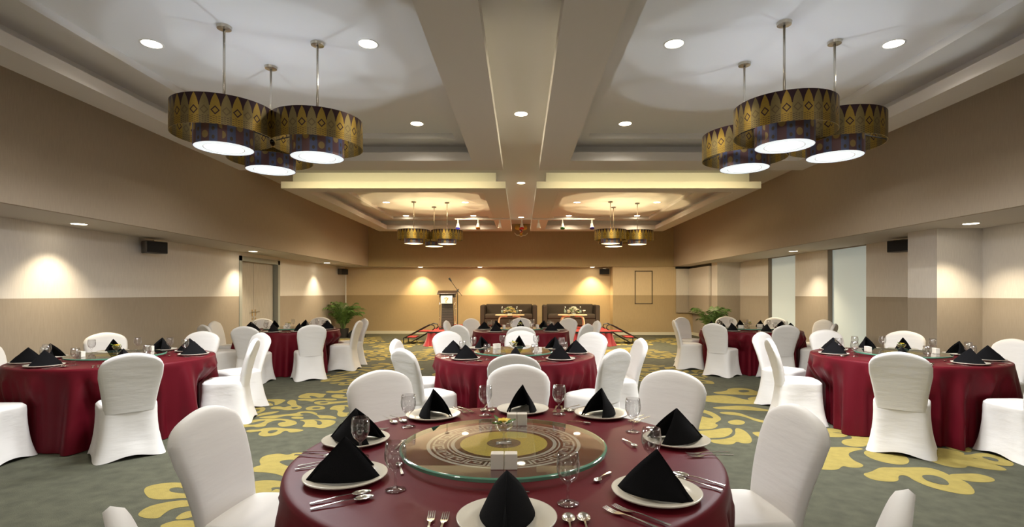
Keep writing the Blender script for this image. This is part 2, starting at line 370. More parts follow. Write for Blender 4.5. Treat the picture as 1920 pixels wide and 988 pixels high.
MOTIF_SCROLL=[(1,[(-3.14,7.28),(-3.14,7.41),(-3.11,7.52),(-3.01,7.52),(-2.86,7.47),(-2.8,7.46),(-2.79,7.31),(-2.75,7.22),(-2.81,7.17),(-2.9,7.28),(-2.99,7.34),(-2.97,7.25),(-2.89,7.16),(-2.96,7.15),(-3.07,7.15)]),(1,[(-2.7,7.34),(-2.67,7.43),(-2.55,7.42),(-2.49,7.33),(-2.52,7.23),(-2.27,7.22),(-2.23,7.1),(-2.51,7.13),(-2.64,7.22)]),(1,[(-3.06,7.07),(-3.05,7.11),(-2.56,7.13),(-2.5,7.05),(-2.55,6.99),(-2.65,7.0),(-2.67,7.07),(-2.79,7.03),(-2.78,6.91),(-2.9,6.99),(-3.0,6.99)]),(1,[(-2.75,6.85),(-2.75,6.93),(-2.65,6.96),(-2.51,6.91),(-2.21,7.05),(-2.18,6.96),(-2.44,6.82),(-2.52,6.73),(-2.65,6.73)]),(2,[(-2.68,6.83),(-2.63,6.89),(-2.54,6.86),(-2.58,6.79)]),(1,[(-2.89,7.6),(-2.85,7.72),(-2.73,7.63),(-2.69,7.82),(-2.47,7.86),(-2.43,7.74),(-2.65,7.7),(-2.63,7.61),(-2.4,7.63),(-2.35,7.5),(-2.63,7.53),(-2.79,7.52)]),(1,[(-2.7,6.47),(-2.73,6.59),(-2.67,6.66),(-2.57,6.66),(-2.48,6.57),(-2.46,6.47),(-2.55,6.41),(-2.64,6.41)]),(2,[(-2.64,6.51),(-2.63,6.58),(-2.56,6.58),(-2.52,6.52),(-2.57,6.47)]),(1,[(-2.39,6.44),(-2.42,6.59),(-2.4,6.69),(-2.32,6.72),(-2.2,6.72),(-2.08,6.67),(-2.0,6.47),(-2.19,6.57),(-2.28,6.67),(-2.2,6.47),(-2.21,6.37),(-2.15,6.28),(-2.08,6.3),(-2.09,6.19),(-2.05,6.15),(-2.08,6.06),(-2.16,6.1),(-2.22,6.24),(-2.25,6.37),(-2.31,6.44)]),(1,[(-2.01,6.1),(-2.04,6.28),(-1.99,6.33),(-1.88,6.19),(-1.85,6.02),(-1.94,6.0)]),(1,[(-3.54,6.96),(-3.54,7.07),(-3.42,7.07),(-3.34,7.1),(-3.2,7.05),(-3.17,6.93),(-3.16,6.72),(-3.21,6.72),(-3.27,6.88),(-3.37,6.96),(-3.44,6.94),(-3.27,6.8),(-3.19,6.67),(-3.26,6.67),(-3.39,6.77),(-3.49,6.82)]),(1,[(-3.1,6.82),(-3.15,7.05),(-3.05,7.02),(-2.92,6.72),(-2.8,6.62),(-2.76,6.49),(-2.83,6.42),(-2.93,6.41),(-3.0,6.47),(-3.16,6.49),(-3.18,6.62),(-3.1,6.64),(-3.01,6.57),(-2.99,6.64),(-2.96,6.69)]),(2,[(-2.9,6.52),(-2.92,6.59),(-2.85,6.6),(-2.82,6.54),(-2.85,6.49)]),(1,[(-3.41,6.57),(-3.37,6.64),(-3.27,6.59),(-3.19,6.47),(-3.16,6.33),(-3.18,6.17),(-3.25,6.28),(-3.23,6.37),(-3.25,6.47),(-3.33,6.44)]),(1,[(-3.14,6.1),(-3.14,6.26),(-3.06,6.33),(-2.98,6.37),(-2.96,6.33),(-2.99,6.21),(-3.05,6.17),(-3.11,6.08)]),(1,[(-3.08,6.02),(-3.02,6.1),(-2.88,6.17),(-2.72,6.24),(-2.72,6.33),(-2.66,6.36),(-2.56,6.35),(-2.45,6.24),(-2.44,6.17),(-2.37,6.15),(-2.24,6.13),(-2.14,6.02),(-2.14,5.96),(-2.26,6.0),(-2.33,5.98),(-2.41,6.13),(-2.57,6.28),(-2.66,6.28),(-2.66,6.21),(-2.57,6.15),(-2.63,6.1),(-2.8,6.13),(-2.83,6.02),(-2.89,5.98)]),(1,[(-2.69,6.02),(-2.66,6.1),(-2.55,6.06),(-2.51,5.98),(-2.6,5.96)]),(1,[(-3.11,5.61),(-3.15,5.78),(-3.12,5.9),(-3.0,5.96),(-2.87,5.98),(-2.75,5.98),(-2.63,5.92),(-2.53,5.84),(-2.48,5.72),(-2.54,5.63),(-2.6,5.61),(-2.7,5.72),(-2.71,5.82),(-2.63,5.84),(-2.79,5.94),(-2.84,5.78),(-2.78,5.63),(-2.86,5.59),(-2.91,5.63),(-3.02,5.58),(-3.07,5.56)]),(2,[(-3.03,5.7),(-3.0,5.82),(-2.9,5.91),(-2.9,5.8),(-2.94,5.7)]),(1,[(-2.55,5.92),(-2.46,5.94),(-2.22,5.94),(-2.1,5.88),(-2.07,5.74),(-2.09,5.61),(-2.15,5.54),(-2.24,5.61),(-2.38,5.59),(-2.4,5.76),(-2.46,5.86)]),(2,[(-2.38,5.92),(-2.28,5.88),(-2.21,5.76),(-2.21,5.68),(-2.26,5.72),(-2.3,5.84)]),(1,[(-2.9,5.44),(-2.89,5.5),(-2.79,5.5),(-2.75,5.58),(-2.63,5.59),(-2.52,5.54),(-2.43,5.54),(-2.29,5.49),(-2.32,5.42),(-2.4,5.37),(-2.46,5.45),(-2.5,5.45),(-2.48,5.3),(-2.58,5.22),(-2.67,5.27),(-2.72,5.35),(-2.72,5.45),(-2.78,5.42),(-2.83,5.38)]),(2,[(-2.65,5.39),(-2.65,5.47),(-2.57,5.49),(-2.56,5.4),(-2.59,5.34)])]
MOTIF_RIGHT=[(1,[(2.79,7.59),(3.04,7.66),(3.16,7.89),(3.37,7.95),(3.49,7.81),(3.47,7.59),(3.69,7.7),(3.9,7.73),(3.76,7.44),(3.33,7.33),(3.04,7.42),(2.83,7.44)]),(2,[(3.21,7.7),(3.37,7.79),(3.4,7.64),(3.22,7.53)]),(1,[(2.36,7.24),(2.58,7.31),(2.81,7.37),(2.97,7.31),(3.07,6.99),(3.5,6.92),(3.42,6.78),(2.99,6.75),(2.67,6.81),(2.46,6.92)]),(1,[(3.14,7.17),(3.3,7.28),(3.62,7.28),(3.51,7.05),(3.17,6.92),(3.09,7.05)]),(1,[(2.41,6.58),(2.62,6.64),(2.89,6.69),(3.05,6.47),(3.19,6.32),(2.8,6.42),(2.46,6.47)]),(1,[(2.41,6.32),(2.64,6.32),(2.69,6.03),(2.78,5.85),(3.0,5.85),(2.91,5.69),(2.67,5.79),(2.62,6.12),(2.41,6.22)]),(1,[(2.07,6.58),(2.23,6.47),(2.33,6.37),(2.34,6.08),(2.29,5.91),(2.15,5.77),(2.18,5.69),(2.03,5.49),(1.76,5.53),(1.86,5.99)]),(2,[(2.13,6.32),(2.23,6.27),(2.25,6.03),(2.21,5.99),(2.11,6.12)]),(1,[(1.65,5.38),(1.87,5.45),(2.03,5.49),(2.18,5.57),(2.26,5.57),(2.22,5.41),(2.06,5.2),(1.87,5.17),(1.66,5.2)]),(1,[(2.31,5.6),(2.37,5.49),(2.32,5.2),(2.23,5.0),(2.14,4.99),(2.11,5.07),(2.03,4.95),(1.89,4.97),(1.82,5.12),(2.01,5.13),(2.19,5.27)]),(1,[(2.32,5.85),(2.49,5.96),(2.54,5.83),(2.43,5.69),(2.32,5.71)]),(1,[(2.41,5.41),(2.54,5.41),(2.67,5.6),(2.85,5.64),(2.66,5.27),(2.55,5.2),(2.4,5.06),(2.36,5.07),(2.4,5.2),(2.39,5.31)]),(1,[(3.11,5.53),(3.31,5.57),(3.42,5.5),(3.48,5.38),(3.52,5.2),(3.41,5.04),(3.25,4.88),(3.11,4.89),(3.09,5.0),(3.19,5.13),(3.34,5.17),(3.34,5.38),(3.21,5.4),(3.35,5.33),(3.32,5.24),(3.18,5.2),(2.97,5.27)]),(1,[(2.7,4.85),(2.92,4.88),(3.13,4.87),(3.21,4.82),(3.07,4.76),(2.95,4.68),(2.88,4.49),(2.9,4.37),(2.83,4.3),(2.74,4.3),(2.7,4.35),(2.61,4.25),(2.51,4.24),(2.39,4.3)]),(1,[(3.12,4.74),(3.3,4.82),(3.43,4.76),(3.43,4.6),(3.34,4.44),(3.22,4.36),(3.12,4.41),(3.06,4.55)]),(1,[(2.74,4.16),(2.83,4.19),(3.0,4.32),(3.1,4.3),(3.38,4.32),(3.43,4.23),(3.41,4.08),(3.43,3.98),(3.33,3.79),(3.25,3.72),(3.17,3.73),(3.06,3.84),(3.04,4.0),(3.07,4.12),(3.0,4.12),(2.91,3.98),(2.79,3.98),(2.72,4.04)]),(2,[(3.18,4.12),(3.28,4.13),(3.31,4.04),(3.24,3.9),(3.17,3.92),(3.13,4.0)]),(1,[(3.39,4.14),(3.56,4.16),(3.68,4.16),(3.71,4.06),(3.65,3.98),(3.53,3.96),(3.42,4.0)]),(1,[(3.65,4.82),(3.83,4.85),(3.95,4.85),(4.04,4.71),(3.96,4.63),(3.95,4.55),(4.07,4.47),(4.01,4.42),(4.01,4.25),(3.92,4.22),(3.81,4.28),(3.75,4.35),(3.69,4.29),(3.58,4.3),(3.53,4.44),(3.56,4.6)])]
def chaikin(p, n=2):
    for _ in range(n):
        q = []
        for i in range(len(p)):
            a = p[i]; b = p[(i + 1) % len(p)]
            q += [(a[0] * .75 + b[0] * .25, a[1] * .75 + b[1] * .25), (a[0] * .25 + b[0] * .75, a[1] * .25 + b[1] * .75)]
        p = q
    return p
fl = MB()
fl.box(-7.6, 7.6, YN, YB + 0.5, -0.1, 0.0)
def lay(motif, dx=0, dy=0, mir=False, mx=0, flip=False, my=0, s=1.0, lift=0.0):
    for k, (kind, p) in enumerate(motif):
        q = []
        for x, y in p:
            if mir: x = 2 * mx - x
            if flip: y = 2 * my - y
            q.append((x + dx, y + dy))
        q = chaikin(q)
        fl.cur = 1 if kind == 1 else 0
        z = lift + (0.0015 + 0.00002 * k if kind == 1 else 0.0035)
        b = len(fl.v); fl.v += [(x, y, z) for x, y in q]; fl.face(list(range(b, b + len(q))))
lay(MOTIF_NEAR_LEFT); lay(MOTIF_SCROLL); lay(MOTIF_RIGHT)
SC = -2.7
for (dx, dy, mir) in ((0.0, 2.9, True), (1.55, 1.9, False), (-0.9, 5.6, False), (0.5, 5.7, True), (-0.7, 8.3, True), (0.6, 8.4, False), (-2.2, 9.4, False)):
    lay(MOTIF_SCROLL, dx, dy, mir, SC, lift=0.001)
for (dx, dy, mir) in ((4.6, 3.3, False), (5.4, 2.7, True), (4.2, 6.0, True), (5.7, 6.2, False), (4.6, 8.8, False), (6.0, 8.9, True), (7.4, 9.0, False), (6.9, -0.9, True)):
    lay(MOTIF_SCROLL, dx, dy, mir, SC, lift=0.001)
floor = structure(fl, 'floor', [M_CARPET, M_MOTIF])

# lower walls (two tone) as solid prisms
DOOR0, DOOR1, DOORZ = 11.67, 13.5, 2.24
lw = MB()
lw.box(-7.0, -6.33, YN, DOOR0, 0, ZS); lw.box(-7.0, -6.33, DOOR1, YB + .2, 0, ZS); lw.box(-7.0, -6.33, DOOR0, DOOR1, DOORZ, ZS)
structure(lw, 'wall_left', M_WALL)
XR = 6.6
poly = [(XR, YN), (XR, 7.4), (5.95, 7.4), (5.95, 7.96), (XR - .03, 7.96), (XR - .03, 9.85), (6.68, 9.85), (6.68, 11.06), (XR - .05, 11.06), (XR - .05, 12.36),
        (6.68, 12.36), (6.68, 13.72), (XR - .05, 13.72), (XR - .05, 15.47), (5.87, 15.47), (5.87, 15.95), (5.98, 15.95), (5.98, YB + .2), (7.3, YB + .2), (7.3, YN)]
structure(MB().prism(poly, 0, ZS), 'wall_right', M_WALL)
bw = MB().prism([(-6.33, YB), (3.2, YB), (3.2, 18.03), (5.98, 18.03), (5.98, YB + .2), (-6.33, YB + .2)], 0, ZS)
structure(bw, 'wall_back', M_BACK_WARMLIT)
fw = MB().box(-7.3, 7.3, YN - .15, YN, 0, ZC); structure(fw, 'wall_front', M_WALL)
# upper walls
structure(MB().box(-XU - .06, -XU, YN, YU + .06, ZS, ZC), 'wall_left_upper', M_LINEN)
structure(MB().box(XU, XU + .06, YN, YU + .06, ZS, ZC), 'wall_right_upper', M_LINEN)
structure(MB().box(-XU, XU, YU, YU + .06, ZS, ZC), 'wall_back_upper', M_LINEN_WARMLIT)
structure(MB().box(-7.3, -XU - .06, YN, YB + .2, ZS, ZS + .06).box(XU + .06, 7.3, YN, YB + .2, ZS, ZS + .06).box(-XU - .06, XU + .06, YU + .06, YB + .2, ZS, ZS + .06), 'ceiling_soffit', M_SOFFIT)
structure(MB().box(-7.3, 7.3, YN, YB + .2, ZC, ZC + .1), 'ceiling', M_CEIL)
# skirting
structure(MB().box(-6.33, 3.2, YB - .015, YB, 0, .10), 'baseboard_back', M_CREAM)
structure(MB().box(3.2, 5.98, 18.015, 18.03, 0, .10).box(3.185, 3.2, 18.03, YB, 0, .10), 'baseboard_back_right', M_CREAM)
structure(MB().box(-6.33, -6.315, YN, DOOR0 - .1, 0, .10).box(-6.33, -6.315, DOOR1 + .1, YB, 0, .10), 'baseboard_left', M_CREAM)
structure(MB().box(5.965, 5.98, 15.95, 18.03, 0, .10), 'baseboard_right', M_CREAM)
# hatch outline on the stage end wall and projecting panels in the right corner
hx0, hx1, hz0, hz1 = 3.96, 4.58, 1.08, 2.24
hm = MB()
for a in ((hx0, hx0 + .03, hz0, hz1), (hx1 - .03, hx1, hz0, hz1), (hx0, hx1, hz0, hz0 + .03), (hx0, hx1, hz1 - .03, hz1)): hm.box(a[0], a[1], 18.015, 18.03, a[2], a[3])
structure(hm, 'trim_1', mat('hatch outline', (0.11, 0.08, 0.05), 0.7))
def blind(name, mb, label):
    o = mb.build(name, M_WALL); tag(o, label, 'wall panel'); return o
pn = MB().box(5.38, 5.86, 17.93, 17.975, .78, 2.30)
blind('wall_panel', pn, 'narrow two-tone panel hung on stage end wall beside the right corner')
pn = MB().box(5.80, 5.86, 15.98, 17.88, .78, 2.30)
blind('wall_panel', pn, 'wide two-tone panel hung on right wall at the far corner')
structure(MB().box(5.86, 5.98, 15.95, 18.0, 2.30, ZS).box(5.38, 5.98, 17.975, 18.03, 2.30, ZS), 'painted_shadow_gap', M_BLACK)  # black strips painted in for the shaded gap above the hung panels
structure(MB().box(5.86, 5.98, 15.955, 16.0, 0.1, ZS), 'trim_3', M_BLINDFRAME)
# windows with pale blinds
for i, (a, b) in enumerate(((9.85, 11.06), (12.36, 13.72))):
    o = structure(MB().box(6.64, 6.675, a + .02, b - .03, 0.02, ZS - .01), 'window_%d' % (i + 1), M_BLIND)
    f = structure(MB().box(6.55, 6.68, b - .02, b, 0, ZS).box(6.55, 6.68, a, b, ZS - .012, ZS), 'window_frame', M_BLINDFRAME, parent=o)
# door: grey frame, double pale leaves set back
dr = structure(MB().box(-6.345, -6.315, DOOR0 - .06, DOOR0 + .05, 0, DOORZ + .06).box(-6.345, -6.315, DOOR1 - .05, DOOR1 + .06, 0, DOORZ + .06)
     .box(-6.345, -6.315, DOOR0 - .06, DOOR1 + .06, DOORZ - .05, DOORZ + .06).box(-6.52, -6.33, DOOR1 - .03, DOOR1, 0, DOORZ).box(-6.52, -6.33, DOOR0, DOOR0 + .03, 0, DOORZ)
     .box(-6.52, -6.33, DOOR0, DOOR1, DOORZ - .04, DOORZ), 'door_1', M_GREYTRIM)
mid = (DOOR0 + DOOR1) / 2 - .1
for a, b in ((DOOR0 + .03, mid - .006), (mid + .006, DOOR1 - .03)):
    lf = MB().box(-6.50, -6.455, a, b, .01, DOORZ - .04).build('door_leaf', M_DOOR, dr)
    s = -1 if a < mid - .1 else 1
    yy = mid + s * .07
    h = MB().tube([(-6.455, yy, 1.0), (-6.41, yy, 1.0)], .012).tube([(-6.41, yy, 1.0), (-6.41, yy + s * .12, 1.0)], .011).box(-6.456, -6.448, yy - .025, yy + .025, .90, 1.06)
    h.tube([(-6.452, yy, .84), (-6.44, yy, .84)], .025, 12)
    h.build('door_handle', M_CHROME, lf)

# ceiling trays: floating frame, plinth and stepped coffer
def ring(mb, X0, X1, Y0, Y1, x0, x1, y0, y1, z0, z1):
    mb.box(X0, X1, Y0, y0, z0, z1); mb.box(X0, X1, y1, Y1, z0, z1); mb.box(X0, x0, y0, y1, z0, z1); mb.box(x1, X1, y0, y1, z0, z1)
    return mb
for sx in (-1, 1):
    for (Y0, Y1, bf, br) in ((-1.4, 8.57, .5, .61), (10.04, 17.0, .41, .5)):
        def R(a, b): return (a, b) if sx > 0 else (-b, -a)
        mb = MB(); X0, X1 = R(.30, 4.66); x0, x1 = R(.76, 4.28)
        ring(mb, X0, X1, Y0, Y1, x0, x1, Y0 + bf, Y1 - br, 3.49, 3.62)
        structure(mb, 'ceiling_tray_frame', M_RING)
        mb = MB(); a0, a1 = R(.50, 4.56); b0, b1 = R(.56, 4.50)
        ring(mb, a0, a1, Y0 + .3, Y1 - .3, b0, b1, Y0 + .36, Y1 - .36, 3.62, ZC)
        structure(mb, 'ceiling_plinth', M_CEIL)
        mb = MB(); c0, c1 = R(1.0, 4.0)
        ring(mb, b0, b1, Y0 + .36, Y1 - .36, c0, c1, Y0 + .9, Y1 - .78, 3.78, ZC)
        structure(mb, 'ceiling_step', M_CEIL)

# ------------------------------------------------------------------ lamps
def proto_downlight(r, face):
    t = thing('recessed_downlight', 'x', 'downlight')
    MB().lathe([(r, 0), (r + .018, -.004), (r + .02, 0.0)], 32).build('trim_ring', M_WHITE, t, smooth=True)
    MB().lathe([(0.001, -.001), (r, -.001)], 32).build('lamp_face', face, t)
    return reg(t)
DL = proto_downlight(.085, M_LAMP); DL.location = (0, 0, -50)
def place_down(proto, x, y, z, label, group, power, col, used=[], ang=140, blend=0.7):
    o = proto if proto.name not in used else copy_tree(proto)
    used.append(proto.name)
    o.location = (x, y, z); tag(o, label, 'downlight', group)
    lamp('SPOT', 'downlight_beam', (x, y, z - .012), power, col, .06, spot=math.radians(ang), blend=blend)
TR = {'front left': (-3.57, -1.48), 'front right': (1.48, 3.6)}
n = 0
for side, xs in (('left', (-3.57, -1.48)), ('right', (1.48, 3.6))):
    for (tray, ys) in (('front', (2.65, 5.0, 7.35)), ('rear', (13.7, 16.05, 11.4))):
        for y in ys:
            if y == 11.4: continue
            for x in xs:
                inner = 'inner' if abs(x) < 2.5 else 'outer'
                if y == 2.65 : pos = 'overhead, near row'
                elif y in (5.0, 13.7): pos = 'near row'
                else: pos = 'far row'
                place_down(DL, x, y, ZC - .001, 'round ceiling lamp, %s side, %s of the %s %s tray' % (inner, pos, tray, side), 'tray downlights',
                           P_DOWN, NEUTRAL if tray == 'front' else WARM)
for k, y in enumerate((2.6, 6.95, 11.3, 16.4)):
    place_down(DL, 0, y, ZC - .001, 'round lamp in the centre channel, %s' % ('overhead in the front trays', 'between the two front trays', 'at the front end of the rear trays', 'last before the emblem')[k], 'centre channel downlights', P_DOWN * (2.2 if k == 3 else .15), NEUTRAL if k < 3 else AMBER, ang=100)
for k, y in enumerate((2.4, 6.94, 11.45, 15.8)):
    place_down(DL, -5.93, y, ZS - .001, 'recessed lamp in the left aisle soffit, %s' % ('beside the camera', 'nearest, before the wall speaker', 'beside the double door', 'farthest, by the palm')[k], 'left soffit downlights', P_SOFFIT, WARM, ang=100, blend=.7)
for k, y in enumerate((2.4, 6.9, 11.4)):
    place_down(DL, 6.0, y, ZS - .001, 'recessed lamp in the right aisle soffit, %s' % ('beside the camera', 'over the wall column', 'between the windows')[k], 'right soffit downlights', P_SOFFIT, WARM, ang=100, blend=.7)
for k, x in enumerate((-3.55, -1.45, 2.52)):
    place_down(DL, x, 18.27, ZS - .001, 'recessed lamp in the soffit over %s' % ('the left of the stage wall', 'the wall beside the lectern', 'the right-hand sofa')[k], 'stage soffit downlights', P_STAGE, AMBER, ang=100, blend=.7)
# cove strips: hidden on the tray frames' top ledges
for sx in (-1, 1):
    lamp('AREA', 'cove_strip', (sx * 2.45, 8.50, 3.665), P_COVE, (1.0, .84, .42), 3.9, rot=(math.radians(77), 0, 0), size_y=.03, spread=math.radians(60))
for sx in (-1, 1):
    for (y0, y1, pw) in ((4.5, 8.3, 5), (10.3, 16.8, 2.5)):
        L = lamp('AREA', 'channel_strip', (sx * .40, (y0 + y1) / 2, 3.68), pw, (1.0, .88, .6), .03, rot=(0, sx * math.radians(60), 0), size_y=(y1 - y0), spread=math.radians(70))

for sx in (-1, 1):     # added fill lights without fixtures, standing in for unseen lamps behind the camera
    lamp('POINT', 'rear_fill_light', (sx * 2.4, -1.9, 2.72), 42, (1.0, .96, .90), .24)
SHZ = 2.855
def make_pendant(warm):
    t = thing('drum_pendant_lamp', 'x', 'pendant lamp')
    zt = ZC
    MB().lathe([(0.001, ZC - .001), (.065, ZC - .001), (.06, ZC - .025), (.012, ZC - .03)], 24).build('ceiling_rose', M_CHROME, t, smooth=True, sharp=40)
    MB().tube([(0, 0, ZC - .03), (0, 0, 3.0)], .011, 10).build('rod', M_CHROME, t, smooth=True)
    o = MB().lathe([(.42, 0), (.42, .255), (.414, .255), (.414, 0)], 64, closed=True).build('outer_shade', M_SONG, t, smooth=True, sharp=40, loc=(0, 0, SHZ))
    sp = MB()
    for k in range(3):
        a = 2 * PI * k / 3 + .4
        sp.tube([(0, 0, 3.02), (.414 * math.cos(a), .414 * math.sin(a), SHZ + .02)], .005, 6)
    sp.build('spider_frame', M_BLACKMET, t)
    MB().lathe([(.245, 0), (.245, .22), (.24, .22), (.24, 0)], 48, closed=True).build('inner_shade', M_SONGIN, t, smooth=True, sharp=40, loc=(0, 0, 2.755))
    d = MB().lathe([(.165, 2.757), (.243, 2.757), (.243, 2.763), (.165, 2.763)], 48, closed=True).build('diffuser', M_DIFFW if warm else M_DIFF, t)
    MB().lathe([(0.001, 2.757), (.160, 2.757)], 48).build('diffuser_centre', M_DIFFWC if warm else M_DIFFC, d)
    MB().lathe([(.160, 2.756), (.165, 2.755), (.165, 2.76), (.160, 2.76)], 48, closed=True).build('diffuser_ring', M_CHROME, d)
    return reg(t)
PF = make_pendant(False); PR = make_pendant(True)
first = {'f': True, 'r': True}
def pendant(kind, x, y, label, group):
    P = PF if kind == 'f' else PR
    o = P if first[kind] else copy_tree(P); first[kind] = False
    o.location = (x, y, 0); tag(o, label, 'pendant lamp', group)
    o.rotation_euler = (0, 0, random.uniform(0, 6.28))
    if kind == 'f':
        lamp('POINT', 'pendant_bulb', (x, y, 2.80), P_PEND_UP_FRONT, COOL, .018, batwing=True)
        lamp('AREA', 'pendant_light', (x, y, 2.750), P_PEND_DOWN_FRONT, (.97, .98, 1.0), .44)
    else:
        lamp('POINT', 'pendant_bulb', (x, y, 2.80), P_PEND_UP_REAR, AMBER, .018, batwing=True)
        lamp('AREA', 'pendant_light', (x, y, 2.750), P_PEND_DOWN_REAR, WARM, .44)
for x, y, l in ((-2.68, 4.67, 'leftmost drum of the near left cluster'), (-1.96, 4.98, 'right-hand drum of the near left cluster'), (-2.66, 5.50, 'rear drum of the near left cluster')):
    pendant('f', x, y, 'gold and blue double drum pendant, ' + l, 'near pendant lamps')
for x, y, l in ((2.34, 4.60, 'middle drum hanging in front in the near right cluster'), (3.0, 4.95, 'rightmost drum of the near right cluster'), (2.34, 5.42, 'leftmost rear drum of the near right cluster')):
    pendant('f', x, y, 'gold and blue double drum pendant, ' + l, 'near pendant lamps')
for x, y, l in ((-2.82, 13.6, 'left drum of the far left cluster'), (-1.96, 13.7, 'right drum of the far left cluster'), (-2.42, 14.4, 'lowest middle drum of the far left cluster')):
    pendant('r', x, y, 'gold double drum pendant with warm light, ' + l, 'far pendant lamps')
for x, y, l in ((2.35, 13.6, 'left drum of the far right cluster'), (3.1, 13.8, 'right drum of the far right cluster'), (2.58, 14.43, 'lowest middle drum of the far right cluster')):
    pendant('r', x, y, 'gold double drum pendant with warm light, ' + l, 'far pendant lamps')

# track with spots under the rear tray frames
tk = thing('light_track', 'white lighting track across the rear trays in front of the emblem', 'light track', (0, 14.1, 3.49))
for a, b in ((-1.80, -.30), (-.30, .30), (.30, 2.0)):
    MB().box(a, b, -.018, .018, -.03, -.002).build('rail', M_WHITE, tk)
for x, col, nm in ((-1.72, (0.01, .02, .25), 'blue'), (-1.17, (.55, .28, .02), 'amber'), (-.58, (.8, .78, .72), 'white, left of the emblem'), (0.02, (.55, .02, .02), 'red'), (.48, (.8, .78, .70), 'white, right of the emblem'), (1.13, (.01, .22, .05), 'green'), (1.93, (.01, .02, .25), 'dark blue at the right end')):
    s = thing('track_spotlight', 'small white track spotlight with %s lens' % nm if 'white' not in nm else 'small white track spotlight, ' + nm.replace('white, ', ''), 'spotlight', (x, 14.1, 3.46), 0, 'track spotlights'); s.scale = (1.4, 1.4, 1.4)
    MB().tube([(0, 0, 0), (0, 0, -.08)], .012, 8).build('stem', M_WHITE, s)
    b = MB().lathe([(.001, .05), (.022, .05), (.03, 0), (.045, -.055), (.04, -.055), (.001, -.05)], 20)
    b.xf(Matrix.Translation((0, -.01, -.12)) @ Matrix.Rotation(random.uniform(-.5, -.2), 4, 'X')); b.build('lamp_head', M_WHITE, s, smooth=True, sharp=40)
    b = MB().lathe([(.001, -.064), (.044, -.062), (.044, -.050), (.001, -.052)], 20)
    b.xf(Matrix.Translation((0, -.01, -.12)) @ Matrix.Rotation(-.35, 4, 'X')); b.build('lens', mat('lens ' + nm, col, .2), s, smooth=True, sharp=40)

# wall emblem: golden eagle with shield and ribbon
em = thing('wall_emblem', 'small golden eagle emblem with red shield and white ribbon high on end wall', 'emblem', (0, 17.93, 3.63)); em.scale = (1.2, 1.2, 1.2)
M_GILD = mat('gilded relief', (.85, .55, .10), .45, .1)
for sgn in (-1, 1):
    wv = MB()
    for k in range(7):
        a = math.radians(20 + k * 11); L = .21 - .012 * abs(k - 4)
        bx, bz = sgn * .05, .01 + .012 * k
        tx, tz = sgn * (.05 + L * math.cos(a) * .85), .0 + L * math.sin(a)
        p = [(bx, bz - .012), (tx - sgn * .01, tz - .02), (tx + sgn * .004, tz + .012), (bx, bz + .016)]
        b = len(wv.v); y = -.012 - .0015 * k
        wv.v += [(q[0], y, q[1]) for q in p] + [(q[0], .02, q[1]) for q in p]
        wv.face([b, b + 1, b + 2, b + 3]); wv.face([b + 7, b + 6, b + 5, b + 4])
        for i in range(4): wv.face([b + i, b + (i + 1) % 4, b + 4 + (i + 1) % 4, b + 4 + i])
    wv.build('wing', M_GILD, em)
bd = MB().lathe([(.001, .12), (.025, .11), (.03, .08), (.045, .03), (.05, -.03), (.03, -.09), (.001, -.13)], 16)
bd.xf(Matrix.Scale(.5, 4, (0, 1, 0))); bd.tube([(0.02, -.01, .105), (.05, -.02, .098)], [.012, .002], 6)
for k in range(5):
    bd.tube([(0, -.01, -.08), (-.06 + .03 * k, -.012, -.15)], [.012, .014], 6)
bd.build('eagle_body', M_GILD, em, smooth=True)
sh = MB()
def shield(mb, x0, x1, z0, z1, y0, y1, mi):
    mb.cur = mi; mb.box(x0, x1, y0, y1, z0, z1)
shield(sh, -.042, 0, 0, .05, -.045, -.02, 0); shield(sh, 0, .042, 0, .05, -.045, -.02, 1); shield(sh, -.042, 0, -.045, 0, -.045, -.02, 1); shield(sh, 0, .042, -.045, 0, -.045, -.02, 0)
shield(sh, -.016, .016, -.014, .018, -.05, -.045, 2)
b = len(sh.v); sh.cur = 0; sh.v += [(-.042, -.045, -.045), (.042, -.045, -.045), (0, -.045, -.075), (-.042, -.02, -.045), (.042, -.02, -.045), (0, -.02, -.075)]
sh.face([b, b + 1, b + 2]); sh.face([b + 5, b + 4, b + 3]); sh.face([b, b + 2, b + 5, b + 3]); sh.face([b + 1, b + 4, b + 5, b + 2])
sh.build('shield', [mat('shield red', (.55, .02, .02), .4), mat('shield white', (.8, .78, .72), .4), M_BLACK], em)
rb = MB().grid(lambda u, v: (-.19 + .38 * u, -.03 - .02 * math.sin(PI * u), -.11 - .075 * math.sin(PI * u) + .035 * v + .012 * math.cos(6 * PI * u)), 24, 1)
o = rb.build('ribbon', mat('ribbon white', (.75, .70, .5), .5), em, smooth=True); sd = o.modifiers.new('s', 'SOLIDIFY'); sd.thickness = .008

# wall speakers
def make_speaker(label, x, y, z, rz, wide=.36):
    s = thing('wall_speaker', label, 'loudspeaker', (x, y, z), rz, 'wall speakers')
    MB().prism([(-wide / 2, 0), (wide / 2, 0), (wide / 2 - .05, .2), (-wide / 2 + .05, .2)], -.10, .10).build('cabinet', M_SPKSIDE, s, bevel=.01)
    MB().box(-wide / 2 + .012, wide / 2 - .012, -.012, .001, -.088, .088).build('grille', M_GRILLE, s, bevel=.004)
    MB().box(-.03, .03, .2, .26, -.04, .04).box(-.05, .05, .25, .262, -.07, .07).build('bracket', M_BLACKMET, s)
    for k in (0,): MB().box(-.06, .06, -.01, .10, .098, .112).build('top_clamp', M_CHROME, s)
    return s
make_speaker('black wall speaker on the left wall before the double door', -6.08, 8.65, 2.22, math.radians(70))
make_speaker('black wall speaker in the far left corner above the palm', -6.1, 17.9, 2.2, math.radians(68), .34)
make_speaker('black wall speaker on the right wall between window and column', 6.26, 8.6, 2.24, math.radians(-70))
make_speaker('black wall speaker above the right-hand sofa on end wall', 2.95, 18.3, 2.22, 0, .36)
